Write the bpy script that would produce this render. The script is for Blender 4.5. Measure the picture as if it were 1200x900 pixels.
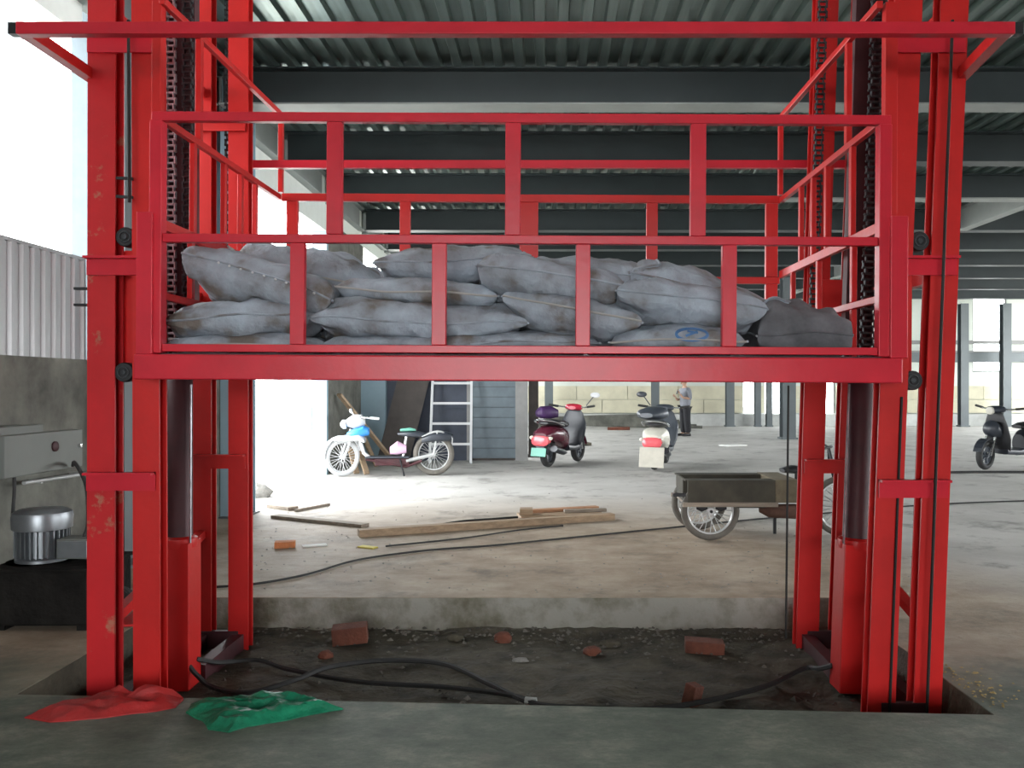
import bpy, bmesh, math, random
from mathutils import Vector, Matrix, noise

# ------------------------------------------------------------------ clear
for o in list(bpy.data.objects):
    bpy.data.objects.remove(o, do_unlink=True)
scene = bpy.context.scene
C = scene.collection

# ------------------------------------------------------------------ camera
F = 1000.0          # focal length in pixels of the 1200x900 frame
VX, VY = 640.0, 453.0
EYE = 1.45
cam_d = bpy.data.cameras.new('camera')
cam_d.sensor_width = 36.0
cam_d.lens = F / 1200.0 * 36.0
cam_d.shift_x = -(VX - 600.0) / 1200.0
cam_d.shift_y = (VY - 450.0) / 1200.0
cam_d.clip_end = 300
cam = bpy.data.objects.new('camera', cam_d)
C.objects.link(cam)
cam.location = (0, 0, EYE)
cam.rotation_euler = (math.radians(90), 0, 0)
scene.camera = cam

# ------------------------------------------------------------------ world (bright overcast sky), exposure
w = bpy.data.worlds.new('world')
scene.world = w
w.use_nodes = True
bg = w.node_tree.nodes['Background']
bg.inputs['Color'].default_value = (0.95, 0.98, 1.0, 1)
bg.inputs['Strength'].default_value = 10.5
scene.view_settings.view_transform = 'Standard'
scene.view_settings.look = 'None'
scene.view_settings.exposure = 0.6
scene.view_settings.gamma = 1.0
scene.view_settings.use_curve_mapping = False


def portal(loc, size, direction):
    d = bpy.data.lights.new('portal', 'AREA')
    d.shape = 'RECTANGLE'
    d.size, d.size_y = size
    d.cycles.is_portal = True
    o = bpy.data.objects.new('portal', d)
    C.objects.link(o)
    o.location = loc
    o.rotation_euler = (-Vector(direction)).to_track_quat('Z', 'Y').to_euler()


# ------------------------------------------------------------------ helpers
R = math.radians
rnd = random.Random(7)


def at(px, py, D):
    """world point on the plane Y = D that the photograph shows at this pixel"""
    return Vector(((px - VX) / F * D, D, EYE - (py - VY) / F * D))


def fl(px, py, z=0.0):
    """world point at height z that the photograph shows at this pixel"""
    D = (EYE - z) * F / (py - VY)
    return Vector(((px - VX) / F * D, D, z))


class MB:
    def __init__(self):
        self.v = []
        self.f = []

    def add(self, vs, fs, M=None):
        n = len(self.v)
        self.v += [tuple(M @ Vector(p)) if M else tuple(p) for p in vs]
        self.f += [tuple(i + n for i in f) for f in fs]
        return self

    def box(self, a, b, M=None):
        x0, y0, z0 = a
        x1, y1, z1 = b
        vs = [(x0, y0, z0), (x1, y0, z0), (x1, y1, z0), (x0, y1, z0), (x0, y0, z1), (x1, y0, z1), (x1, y1, z1), (x0, y1, z1)]
        fs = [(0, 3, 2, 1), (4, 5, 6, 7), (0, 1, 5, 4), (1, 2, 6, 5), (2, 3, 7, 6), (3, 0, 4, 7)]
        return self.add(vs, fs, M)

    def bar(self, p, q, w, h, up=(0, 0, 1)):
        """rectangular bar between two points; h is measured along up"""
        p, q = Vector(p), Vector(q)
        d = (q - p).normalized()
        u = Vector(up)
        s = d.cross(u)
        if s.length < 1e-5:
            u = Vector((0, 1, 0))
            s = d.cross(u)
        s.normalize()
        u = s.cross(d).normalized()
        vs = []
        for c in (p, q):
            for a, b in ((-1, -1), (1, -1), (1, 1), (-1, 1)):
                vs.append(c + s * (a * w / 2) + u * (b * h / 2))
        fs = [(0, 1, 2, 3), (7, 6, 5, 4), (0, 4, 5, 1), (1, 5, 6, 2), (2, 6, 7, 3), (3, 7, 4, 0)]
        return self.add(vs, fs)

    def tube(self, pts, r, n=8, caps=True):
        pts = [Vector(p) for p in pts]
        rs = r if isinstance(r, (list, tuple)) else [r] * len(pts)
        vs, fs = [], []
        ref = Vector((0, 0, 1))
        d0 = (pts[1] - pts[0]).normalized()
        if abs(d0.dot(ref)) > 0.9:
            ref = Vector((1, 0, 0))
        nrm = (ref - d0 * ref.dot(d0)).normalized()
        for i, p in enumerate(pts):
            if i == 0:
                d = pts[1] - pts[0]
            elif i == len(pts) - 1:
                d = pts[-1] - pts[-2]
            else:
                d = pts[i + 1] - pts[i - 1]
            d.normalize()
            nrm = (nrm - d * nrm.dot(d))
            if nrm.length < 1e-6:
                nrm = d.orthogonal()
            nrm.normalize()
            b = d.cross(nrm)
            for k in range(n):
                a = 2 * math.pi * k / n
                vs.append(p + nrm * (math.cos(a) * rs[i]) + b * (math.sin(a) * rs[i]))
        for i in range(len(pts) - 1):
            for k in range(n):
                k2 = (k + 1) % n
                fs.append((i * n + k, i * n + k2, (i + 1) * n + k2, (i + 1) * n + k))
        if caps:
            fs.append(tuple(range(n - 1, -1, -1)))
            m = (len(pts) - 1) * n
            fs.append(tuple(m + k for k in range(n)))
        return self.add(vs, fs)

    def lathe(self, prof, n=24, M=None, closed=False):
        """profile of (radius, z) turned about z"""
        vs, fs = [], []
        m = len(prof)
        for k in range(n):
            a = 2 * math.pi * k / n
            for r, z in prof:
                vs.append((r * math.cos(a), r * math.sin(a), z))
        for k in range(n):
            k2 = (k + 1) % n
            for i in range(m if closed else m - 1):
                j = (i + 1) % m
                fs.append((k * m + i, k2 * m + i, k2 * m + j, k * m + j))
        if not closed:
            if prof[0][0] > 1e-6:
                fs.append(tuple(k * m for k in range(n - 1, -1, -1)))
            if prof[-1][0] > 1e-6:
                fs.append(tuple(k * m + m - 1 for k in range(n)))
        return self.add(vs, fs, M)

    def torus(self, Rr, r, n=28, m=8, M=None, sz=1.0):
        prof = [(Rr + r * math.cos(2 * math.pi * k / m), sz * r * math.sin(2 * math.pi * k / m)) for k in range(m)]
        return self.lathe(prof, n, M, closed=True)

    def loft(self, secs, n=14, p=2.5, M=None):
        """sections (x, y, z, half width along y, half height along z) lofted along x"""
        vs, fs = [], []
        for x, y, z, a, b in secs:
            for k in range(n):
                t = 2 * math.pi * k / n
                c, s = math.cos(t), math.sin(t)
                vs.append((x, y + a * math.copysign(abs(c) ** (2 / p), c), z + b * math.copysign(abs(s) ** (2 / p), s)))
        for i in range(len(secs) - 1):
            for k in range(n):
                k2 = (k + 1) % n
                fs.append((i * n + k, i * n + k2, (i + 1) * n + k2, (i + 1) * n + k))
        fs.append(tuple(range(n - 1, -1, -1)))
        m = (len(secs) - 1) * n
        fs.append(tuple(m + k for k in range(n)))
        return self.add(vs, fs, M)

    def prism(self, poly, y0, y1, M=None):
        """polygon in (x, z) extruded along y"""
        n = len(poly)
        vs = [(x, y0, z) for x, z in poly] + [(x, y1, z) for x, z in poly]
        fs = [tuple(range(n)), tuple(range(2 * n - 1, n - 1, -1))]
        for k in range(n):
            k2 = (k + 1) % n
            fs.append((k2, k, n + k, n + k2))
        return self.add(vs, fs, M)

    def mesh(self, name, smooth=False):
        me = bpy.data.meshes.new(name)
        me.from_pydata(self.v, [], self.f)
        bm = bmesh.new()
        bm.from_mesh(me)
        bmesh.ops.recalc_face_normals(bm, faces=bm.faces)
        bm.to_mesh(me)
        bm.free()
        if smooth:
            me.polygons.foreach_set('use_smooth', [True] * len(me.polygons))
            try:
                me.set_sharp_from_angle(angle=R(38))
            except Exception:
                pass
        me.update()
        return me

    def build(self, name, mat, parent=None, smooth=False, bevel=0.0, **tags):
        o = bpy.data.objects.new(name, self.mesh(name, smooth))
        C.objects.link(o)
        o.data.materials.append(mat)
        if parent:
            o.parent = parent
        if bevel:
            m = o.modifiers.new('bevel', 'BEVEL')
            m.width = bevel
            m.segments = 2
            m.limit_method = 'ANGLE'
        tag(o, **tags)
        return o


def tag(o, label=None, cat=None, group=None, kind=None):
    if label:
        o['label'] = label
    if cat:
        o['category'] = cat
    if group:
        o['group'] = group
    if kind:
        o['kind'] = kind
    return o


def empty(name, loc=(0, 0, 0), rz=0.0, label=None, cat=None, group=None, kind=None):
    o = bpy.data.objects.new(name, None)
    C.objects.link(o)
    o.empty_display_size = 0.1
    o.location = loc
    o.rotation_euler = (0, 0, rz)
    return tag(o, label, cat, group, kind)


def dup(me, name, parent, mat=None, M=None):
    o = bpy.data.objects.new(name, me)
    C.objects.link(o)
    o.parent = parent
    if M is not None:
        o.matrix_basis = M
    return o


def align(p, z):
    """matrix that puts local z along the given direction at p"""
    q = Vector(z).to_track_quat('Z', 'Y').to_matrix().to_4x4()
    q.translation = Vector(p)
    return q


# ------------------------------------------------------------------ materials
def mat(name, col, rough=0.6, metal=0.0, var=0.0, scale=6.0, bump=0.0, bscale=60.0, spec=0.5, stretch=(1, 1, 1), col2=None, thr=(0.45, 0.6), detail=6.0):
    m = bpy.data.materials.new(name)
    m.use_nodes = True
    nt = m.node_tree
    N, L = nt.nodes, nt.links
    b = N['Principled BSDF']
    b.inputs['Roughness'].default_value = rough
    b.inputs['Metallic'].default_value = metal
    b.inputs['Specular IOR Level'].default_value = spec
    b.inputs['Base Color'].default_value = (*col, 1)
    tc = N.new('ShaderNodeTexCoord')
    mp = N.new('ShaderNodeMapping')
    mp.inputs['Scale'].default_value = stretch
    L.new(tc.outputs['Object'], mp.inputs['Vector'])
    if var or col2:
        nz = N.new('ShaderNodeTexNoise')
        nz.inputs['Scale'].default_value = scale
        nz.inputs['Detail'].default_value = detail
        nz.inputs['Roughness'].default_value = 0.62
        L.new(mp.outputs['Vector'], nz.inputs['Vector'])
        rp = N.new('ShaderNodeValToRGB')
        L.new(nz.outputs['Fac'], rp.inputs['Fac'])
        e = rp.color_ramp.elements
        if col2:
            e[0].position, e[1].position = thr
            e[0].color = (*col, 1)
            e[1].color = (*col2, 1)
        else:
            e[0].position, e[1].position = 0.3, 0.72
            e[0].color = (*[c * (1 - var) for c in col], 1)
            e[1].color = (*[min(1, c * (1 + var)) for c in col], 1)
        L.new(rp.outputs['Color'], b.inputs['Base Color'])
    if bump:
        n2 = N.new('ShaderNodeTexNoise')
        n2.inputs['Scale'].default_value = bscale
        n2.inputs['Detail'].default_value = 4
        L.new(mp.outputs['Vector'], n2.inputs['Vector'])
        bp = N.new('ShaderNodeBump')
        bp.inputs['Strength'].default_value = bump
        bp.inputs['Distance'].default_value = 0.02
        L.new(n2.outputs['Fac'], bp.inputs['Height'])
        L.new(bp.outputs['Normal'], b.inputs['Normal'])
    return m


def floor_material():
    """concrete slab with trodden earth around the pit and a slightly greener slab in front of it, darkened as dim foreground"""
    m = bpy.data.materials.new('concrete_slab')
    m.use_nodes = True
    nt = m.node_tree
    N, L = nt.nodes, nt.links
    b = N['Principled BSDF']
    b.inputs['Roughness'].default_value = 0.72
    tc = N.new('ShaderNodeTexCoord')

    def nz(scale, detail=7, rough=0.65, st=(1, 1, 1)):
        mp = N.new('ShaderNodeMapping')
        mp.inputs['Scale'].default_value = st
        L.new(tc.outputs['Object'], mp.inputs['Vector'])
        n = N.new('ShaderNodeTexNoise')
        n.inputs['Scale'].default_value = scale
        n.inputs['Detail'].default_value = detail
        n.inputs['Roughness'].default_value = rough
        L.new(mp.outputs['Vector'], n.inputs['Vector'])
        return n.outputs['Fac']

    def ramp(f, stops):
        r = N.new('ShaderNodeValToRGB')
        L.new(f, r.inputs['Fac'])
        while len(r.color_ramp.elements) < len(stops):
            r.color_ramp.elements.new(0.5)
        for e, (p, c) in zip(r.color_ramp.elements, stops):
            e.position = p
            e.color = (*c, 1)
        return r.outputs['Color']

    def mix(f, a, c):
        x = N.new('ShaderNodeMix')
        x.data_type = 'RGBA'
        L.new(f, x.inputs[0])
        L.new(a, x.inputs[6])
        L.new(c, x.inputs[7])
        return x.outputs[2]

    def math_(op, a, c):
        x = N.new('ShaderNodeMath')
        x.operation = op
        x.use_clamp = True
        for k, s in enumerate((a, c)):
            if isinstance(s, (int, float)):
                x.inputs[k].default_value = s
            else:
                L.new(s, x.inputs[k])
        return x.outputs[0]

    slab = ramp(nz(0.9), [(0.3, (0.40, 0.385, 0.36)), (0.7, (0.55, 0.535, 0.51))])
    earth = ramp(nz(1.9, 12, 0.74, (0.85, 1.15, 1)), [(0.3, (0.20, 0.145, 0.10)), (0.5, (0.34, 0.27, 0.20)), (0.72, (0.47, 0.40, 0.32))])
    green = ramp(nz(3.4, 12, 0.8, (0.8, 1.2, 1)), [(0.34, (0.058, 0.075, 0.060)), (0.52, (0.118, 0.138, 0.108)), (0.68, (0.235, 0.24, 0.19))])  # green-grey front slab, its colour darkened to carry the dim foreground
    sep = N.new('ShaderNodeSeparateXYZ')
    L.new(tc.outputs['Object'], sep.inputs[0])
    wob = math_('MULTIPLY', nz(0.7, 6), 4.5)
    # earth lies on the slab behind the pit and thins out into the hall
    d = math_('SUBTRACT', 0.0, 0.0)
    mr = N.new('ShaderNodeMapRange')
    mr.inputs['From Min'].default_value = 12.6
    mr.inputs['From Max'].default_value = 9.6
    sm = N.new('ShaderNodeMath')
    sm.operation = 'ADD'
    L.new(sep.outputs[1], sm.inputs[0])
    L.new(wob, sm.inputs[1])
    rx = N.new('ShaderNodeMapRange')
    rx.inputs['From Min'].default_value = 1.6
    rx.inputs['From Max'].default_value = 4.0
    rx.inputs['To Max'].default_value = 5.0
    L.new(sep.outputs[0], rx.inputs['Value'])
    sm2 = N.new('ShaderNodeMath')
    sm2.operation = 'ADD'
    L.new(sm.outputs[0], sm2.inputs[0])
    L.new(rx.outputs[0], sm2.inputs[1])
    L.new(sm2.outputs[0], mr.inputs['Value'])
    m1 = mix(mr.outputs[0], slab, earth)
    mr2 = N.new('ShaderNodeMapRange')
    mr2.inputs['From Min'].default_value = 5.7
    mr2.inputs['From Max'].default_value = 4.9
    wob2 = N.new('ShaderNodeMath')
    wob2.operation = 'MULTIPLY_ADD'
    L.new(nz(1.3, 6), wob2.inputs[0])
    wob2.inputs[1].default_value = 2.0
    L.new(sep.outputs[1], wob2.inputs[2])
    L.new(wob2.outputs[0], mr2.inputs['Value'])
    m2 = mix(mr2.outputs[0], m1, green)
    # dark oil and grime spots
    sp = ramp(nz(1.4, 10, 0.72), [(0.53, (0, 0, 0)), (0.66, (0.62, 0.62, 0.62))])
    dk = N.new('ShaderNodeRGB')
    dk.outputs[0].default_value = (0.09, 0.085, 0.075, 1)
    m3 = mix(sp, m2, dk.outputs[0])
    L.new(m3, b.inputs['Base Color'])
    bp = N.new('ShaderNodeBump')
    bp.inputs['Strength'].default_value = 0.35
    bp.inputs['Distance'].default_value = 0.02
    L.new(nz(14, 8, 0.7), bp.inputs['Height'])
    L.new(bp.outputs['Normal'], b.inputs['Normal'])
    return m


def red_material(name, col, wear, rough=0.38):
    m = mat(name, col, rough, 0.0, col2=None, var=0.14, scale=3.0, bump=0.05, bscale=25, spec=0.32)
    nt = m.node_tree
    N, L = nt.nodes, nt.links
    b = N['Principled BSDF']
    src = b.inputs['Base Color'].links[0].from_socket
    tc = N.new('ShaderNodeTexCoord')
    n = N.new('ShaderNodeTexNoise')
    n.inputs['Scale'].default_value = 5.0
    n.inputs['Detail'].default_value = 9
    n.inputs['Roughness'].default_value = 0.7
    L.new(tc.outputs['Object'], n.inputs['Vector'])
    rp = N.new('ShaderNodeValToRGB')
    e = rp.color_ramp.elements
    e[0].position, e[1].position = wear, wear + 0.06
    e[0].color = (0, 0, 0, 1)
    e[1].color = (0.7, 0.7, 0.7, 1)
    L.new(n.outputs['Fac'], rp.inputs['Fac'])
    mx = N.new('ShaderNodeMix')
    mx.data_type = 'RGBA'
    L.new(rp.outputs['Color'], mx.inputs[0])
    L.new(src, mx.inputs[6])
    mx.inputs[7].default_value = (0.30, 0.16, 0.10, 1)
    L.new(mx.outputs[2], b.inputs['Base Color'])
    return m


M = {}
M['floor'] = floor_material()
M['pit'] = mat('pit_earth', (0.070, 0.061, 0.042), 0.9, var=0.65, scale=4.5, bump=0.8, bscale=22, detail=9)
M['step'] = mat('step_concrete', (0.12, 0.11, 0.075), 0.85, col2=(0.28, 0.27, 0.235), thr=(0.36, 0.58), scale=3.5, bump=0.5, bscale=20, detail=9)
M['ground'] = mat('yard_concrete', (0.62, 0.60, 0.56), 0.9, var=0.1, scale=0.8)
M['red'] = red_material('red_paint', (0.46, 0.013, 0.012), 0.70)
M['redworn'] = red_material('red_paint_worn', (0.45, 0.014, 0.018), 0.59)
M['redglossy'] = red_material('red_paint_fresh', (0.50, 0.017, 0.032), 0.74, 0.3)
M['maroon'] = mat('maroon_steel', (0.05, 0.010, 0.014), 0.55, 0.1, var=0.4, scale=5)
M['black'] = mat('black_steel', (0.012, 0.012, 0.014), 0.5, 0.2)
M['rope'] = mat('wire_rope', (0.015, 0.014, 0.013), 0.6, 0.4)
M['chain'] = mat('chain_steel', (0.42, 0.44, 0.47), 0.3, 0.9, var=0.3, scale=20)
M['chaindark'] = mat('greased_chain', (0.05, 0.055, 0.06), 0.45, 0.6, var=0.3, scale=20)
M['beam'] = mat('painted_roof_beam', (0.026, 0.036, 0.039), 0.5, 0.1, var=0.12, scale=2)
M['flange'] = mat('lit_flange_steel', (0.24, 0.26, 0.25), 0.55, 0.0, var=0.12, scale=2)  # paler than the beams: light on flanges and girders put into the colour
M['column'] = mat('painted_column', (0.11, 0.128, 0.135), 0.5, 0.1, var=0.1, scale=2)
M['bluecol'] = mat('light_blue_column', (0.26, 0.37, 0.43), 0.5, 0.0, var=0.1, scale=2)
M['deck'] = mat('galvanised_deck', (0.16, 0.21, 0.195), 0.28, 0.7, var=0.25, scale=1.5, stretch=(6, 0.3, 1))
M['slab'] = mat('slab_soffit', (0.22, 0.23, 0.22), 0.8, var=0.1)
M['siding'] = mat('galvanised_siding', (0.30, 0.30, 0.305), 0.34, 0.5, var=0.12, scale=2, stretch=(1, 1, 0.3))
M['cwall'] = mat('grey_plaster', (0.115, 0.115, 0.098), 0.85, var=0.55, scale=2.5, bump=0.3, bscale=12)
M['fascia'] = mat('pale_fascia', (0.62, 0.65, 0.62), 0.6, var=0.06)
M['palewall'] = mat('pale_wall_panel', (0.66, 0.70, 0.64), 0.6, var=0.05, scale=1)
M['blockwall'] = mat('beige_block', (0.62, 0.585, 0.44), 0.85, var=0.16, scale=1.5)
M['kerb'] = mat('pale_kerb', (0.55, 0.56, 0.54), 0.8, var=0.1)
M['door'] = mat('grey_shutter', (0.11, 0.14, 0.16), 0.5, 0.2, var=0.12)
M['doorpost'] = mat('grey_post', (0.22, 0.22, 0.215), 0.6, var=0.1)
M['darksheet'] = mat('dark_sheet', (0.06, 0.05, 0.045), 0.7, var=0.4, scale=2)
M['blue_sheet'] = mat('dark_blue_sheet', (0.04, 0.05, 0.075), 0.6, var=0.3, scale=2)
M['wood'] = mat('sawn_wood', (0.29, 0.205, 0.13), 0.8, var=0.3, scale=3, stretch=(1, 8, 8))
M['rustwood'] = mat('reddish_wood', (0.33, 0.17, 0.09), 0.85, var=0.3, scale=3, stretch=(1, 8, 8))
M['woodgrey'] = mat('weathered_wood', (0.23, 0.19, 0.15), 0.85, var=0.35, scale=3, stretch=(1, 8, 8))
M['cartwood'] = mat('dark_cart_board', (0.045, 0.04, 0.028), 0.8, var=0.45, scale=3)
M['burlap'] = mat('burlap', (0.13, 0.108, 0.07), 0.9, var=0.3, scale=6, bump=0.3)
M['cloth_brown'] = mat('brown_cloth', (0.10, 0.05, 0.035), 0.9, var=0.4, scale=6)
M['brick'] = mat('red_brick', (0.15, 0.050, 0.030), 0.9, var=0.4, scale=7, bump=0.4)
M['brickorange'] = mat('orange_brick', (0.55, 0.20, 0.08), 0.9, var=0.25, scale=7, bump=0.4)
M['stone'] = mat('grey_stone', (0.26, 0.25, 0.23), 0.9, var=0.4, scale=9, bump=0.4)
M['rubble'] = mat('dirty_rubble', (0.11, 0.10, 0.085), 0.9, var=0.7, scale=3.0)
M['paper'] = mat('white_scrap', (0.75, 0.75, 0.72), 0.8)
M['sand'] = mat('spilt_sand', (0.33, 0.25, 0.10), 0.9, var=0.3)
M['yellow'] = mat('yellow_scrap', (0.60, 0.50, 0.10), 0.7)
M['rubber'] = mat('rubber', (0.025, 0.025, 0.025), 0.75)
M['tyre'] = mat('dusty_tyre', (0.12, 0.11, 0.095), 0.85, var=0.25, scale=8)
M['chrome'] = mat('chrome', (0.72, 0.73, 0.74), 0.2, 0.95)
M['galv'] = mat('galvanised_tube', (0.55, 0.56, 0.56), 0.4, 0.6)
M['white'] = mat('white_paint', (0.55, 0.56, 0.57), 0.4)
M['blue'] = mat('blue_plastic', (0.05, 0.28, 0.72), 0.35)
M['navy'] = mat('dark_plastic', (0.03, 0.035, 0.045), 0.35)
M['greyplastic'] = mat('grey_plastic', (0.06, 0.07, 0.085), 0.4, var=0.15)
M['scarlet'] = mat('red_plastic', (0.55, 0.03, 0.06), 0.25)
M['wine'] = mat('wine_plastic', (0.10, 0.015, 0.03), 0.25)
M['lamp_red'] = mat('red_lamp_lens', (0.75, 0.12, 0.14), 0.15)
M['purple'] = mat('purple_fabric', (0.05, 0.018, 0.08), 0.5, var=0.3, scale=12)
M['seat'] = mat('black_vinyl', (0.018, 0.018, 0.02), 0.45)
M['plate_green'] = mat('green_plate', (0.15, 0.42, 0.33), 0.5)
M['beigeplate'] = mat('beige_mudflap', (0.52, 0.49, 0.42), 0.7, var=0.12)
M['cream'] = mat('cream_plastic', (0.62, 0.60, 0.52), 0.4, var=0.1)
M['pinkbag'] = mat('pink_bag', (0.62, 0.40, 0.55), 0.6)
M['box'] = mat('grey_enamel', (0.135, 0.147, 0.135), 0.6, var=0.08, scale=3)
M['alu'] = mat('cast_aluminium', (0.22, 0.235, 0.25), 0.35, 0.7, var=0.15)
M['tank'] = mat('oily_tank', (0.010, 0.009, 0.008), 0.75, var=0.6, scale=6, bump=0.6, bscale=18, spec=0.12)
M['redbag'] = mat('red_woven_plastic', (0.30, 0.010, 0.010), 0.55, var=0.3, scale=9, bump=0.3, bscale=40)
M['greenbag'] = mat('green_woven_plastic', (0.008, 0.14, 0.072), 0.5, var=0.45, scale=9, bump=0.6, bscale=30, spec=0.2)
M['skin'] = mat('skin', (0.50, 0.31, 0.22), 0.6)
M['shirt'] = mat('grey_shirt', (0.22, 0.23, 0.26), 0.85, var=0.15, scale=10)
M['trousers'] = mat('dark_trousers', (0.018, 0.018, 0.022), 0.85)
M['cap'] = mat('tan_cap', (0.52, 0.38, 0.26), 0.8)
M['print'] = mat('blue_print', (0.07, 0.17, 0.36), 0.8)
M['thread'] = mat('pale_stitching', (0.34, 0.33, 0.31), 0.9)
gl = bpy.data.materials.new('clear_glass')
gl.use_nodes = True
nt = gl.node_tree
nt.nodes.remove(nt.nodes['Principled BSDF'])
tr = nt.nodes.new('ShaderNodeBsdfTransparent')
tr.inputs[0].default_value = (0.95, 0.97, 0.97, 1)
gs = nt.nodes.new('ShaderNodeBsdfGlossy')
gs.inputs['Roughness'].default_value = 0.05
mx = nt.nodes.new('ShaderNodeMixShader')
mx.inputs[0].default_value = 0.06
nt.links.new(tr.outputs[0], mx.inputs[1])
nt.links.new(gs.outputs[0], mx.inputs[2])
nt.links.new(mx.outputs[0], nt.nodes['Material Output'].inputs[0])
M['glass'] = gl


def sack_material():
    m = mat('woven_sack', (0.285, 0.315, 0.345), 0.72, var=0.0, bump=0.0)
    N, L = m.node_tree.nodes, m.node_tree.links
    b = N['Principled BSDF']
    tc = N.new('ShaderNodeTexCoord')
    oi = N.new('ShaderNodeObjectInfo')
    ad = N.new('ShaderNodeVectorMath')
    ad.operation = 'MULTIPLY_ADD'
    L.new(oi.outputs['Random'], ad.inputs[0])
    ad.inputs[1].default_value = (7, 3, 5)
    L.new(tc.outputs['Object'], ad.inputs[2])
    n = N.new('ShaderNodeTexNoise')
    n.inputs['Scale'].default_value = 5.5
    n.inputs['Detail'].default_value = 6
    L.new(ad.outputs[0], n.inputs['Vector'])
    rp = N.new('ShaderNodeValToRGB')
    rp.color_ramp.elements.new(0.5)
    for e, (p, c) in zip(rp.color_ramp.elements, [(0.34, (0.13, 0.11, 0.095)), (0.46, (0.235, 0.258, 0.29)), (0.68, (0.345, 0.40, 0.465))]):
        e.position = p
        e.color = (*c, 1)
    L.new(n.outputs['Fac'], rp.inputs['Fac'])
    L.new(rp.outputs['Color'], b.inputs['Base Color'])
    wv = N.new('ShaderNodeTexWave')
    wv.inputs['Scale'].default_value = 40
    wv.inputs['Distortion'].default_value = 2
    L.new(tc.outputs['Object'], wv.inputs['Vector'])
    n2 = N.new('ShaderNodeTexNoise')
    n2.inputs['Scale'].default_value = 14
    n2.inputs['Detail'].default_value = 5
    L.new(ad.outputs[0], n2.inputs['Vector'])
    mm = N.new('ShaderNodeMath')
    mm.operation = 'MULTIPLY_ADD'
    L.new(wv.outputs['Fac'], mm.inputs[0])
    mm.inputs[1].default_value = 0.012
    L.new(n2.outputs['Fac'], mm.inputs[2])
    bp = N.new('ShaderNodeBump')
    bp.inputs['Strength'].default_value = 0.9
    bp.inputs['Distance'].default_value = 0.03
    L.new(mm.outputs[0], bp.inputs['Height'])
    L.new(bp.outputs['Normal'], b.inputs['Normal'])
    return m


M['sack'] = sack_material()
M['sackdirty'] = mat('soiled_sack', (0.115, 0.118, 0.13), 0.8, var=0.5, scale=5, bump=0.5, bscale=14)

# =================================================================== THE SETTING
XL, XR = -3.6, 20.0        # side walls
YB, YF = 32.0, -7.0        # far wall, wall behind the camera
DX0, DX1, DZ = -3.0, 2.4, 3.3   # unseen doorway behind the camera, sized for the front light
PIT = 0.20
pFL, pFR, pBR, pBL = Vector((-2.5, 4.02, 0)), Vector((1.98, 3.77, 0)), Vector((1.98, 5.87, 0)), Vector((-2.5, 5.87, 0))


def build_floor():
    b = MB()
    x0, x1 = XL - 0.2, XR + 0.2
    V = [(x0, YF, 0), (x1, YF, 0), (x1, YB + 0.3, 0), (x0, YB + 0.3, 0), tuple(pFL), tuple(pFR), tuple(pBR), tuple(pBL)]
    b.add(V, [(0, 1, 5, 4), (1, 2, 6, 5), (2, 3, 7, 6), (3, 0, 4, 7)])
    # slab edge under the rim
    b.add([(p[0], p[1], z) for p in V[4:] for z in (0, -0.05)], [(0, 1, 3, 2), (2, 3, 5, 4), (4, 5, 7, 6), (6, 7, 1, 0)])
    o = b.build('floor', M['floor'], kind='structure')
    # rough concrete sides of the pit
    b = MB()
    per = [pFL, pFR, pBR, pBL]
    for s in range(4):
        a, c = per[s], per[(s + 1) % 4]
        n = 60
        inward = (Vector((-0.26, 4.9, 0)) - (a + c) / 2)
        inward = Vector((0, 1, 0)) if s == 0 else Vector((-1, 0, 0)) if s == 1 else Vector((0, -1, 0)) if s == 2 else Vector((1, 0, 0))
        vs, fs = [], []
        K = 8
        for i in range(n + 1):
            p = a.lerp(c, i / n)
            for k in range(K + 1):
                t = k / K
                off = 0.012 * noise.noise(Vector((p.x * 6, p.y * 6, t * 3 + s))) + 0.01
                if k == 0:
                    off = 0.006 + 0.006 * noise.noise(Vector((p.x * 14, p.y * 14, s)))
                off += 0.05 * t * t
                vs.append(p + inward * off + Vector((0, 0, -t * (PIT + 0.06) - 0.002)))
        for i in range(n):
            for k in range(K):
                q = i * (K + 1) + k
                fs.append((q, q + 1, q + K + 2, q + K + 1))
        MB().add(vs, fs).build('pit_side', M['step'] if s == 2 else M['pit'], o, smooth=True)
    # uneven earth in the pit
    b = MB()
    nx, ny = 110, 56
    vs, fs = [], []
    for j in range(ny + 1):
        for i in range(nx + 1):
            x = -2.52 + 4.52 * i / nx
            y = 3.7 + 2.2 * j / ny
            h = 0.030 * noise.noise(Vector((x * 1.7, y * 1.7, 3))) + 0.018 * noise.noise(Vector((x * 6, y * 6, 9))) + 0.008 * noise.noise(Vector((x * 17, y * 17, 1)))
            vs.append((x, y, -PIT + h))
    for j in range(ny):
        for i in range(nx):
            q = j * (nx + 1) + i
            fs.append((q, q + 1, q + nx + 2, q + nx + 1))
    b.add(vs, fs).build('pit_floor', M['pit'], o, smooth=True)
    return o


floor = build_floor()
b = MB()
b.add([(-60, YF, -0.02), (XL - 0.2, YF, -0.02), (XL - 0.2, 60, -0.02), (-60, 60, -0.02), (-60, -30, -0.02), (60, -30, -0.02), (60, YF, -0.02),
       (XR + 0.2, YF, -0.02), (XR + 0.2, 60, -0.02), (60, 60, -0.02), (XL - 0.2, YB + 0.3, -0.02), (XR + 0.2, YB + 0.3, -0.02)],
      [(0, 1, 2, 3), (4, 5, 6, 0), (7, 6, 9, 8), (10, 11, 8, 2)])
b.build('ground', M['ground'], kind='structure')

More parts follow.
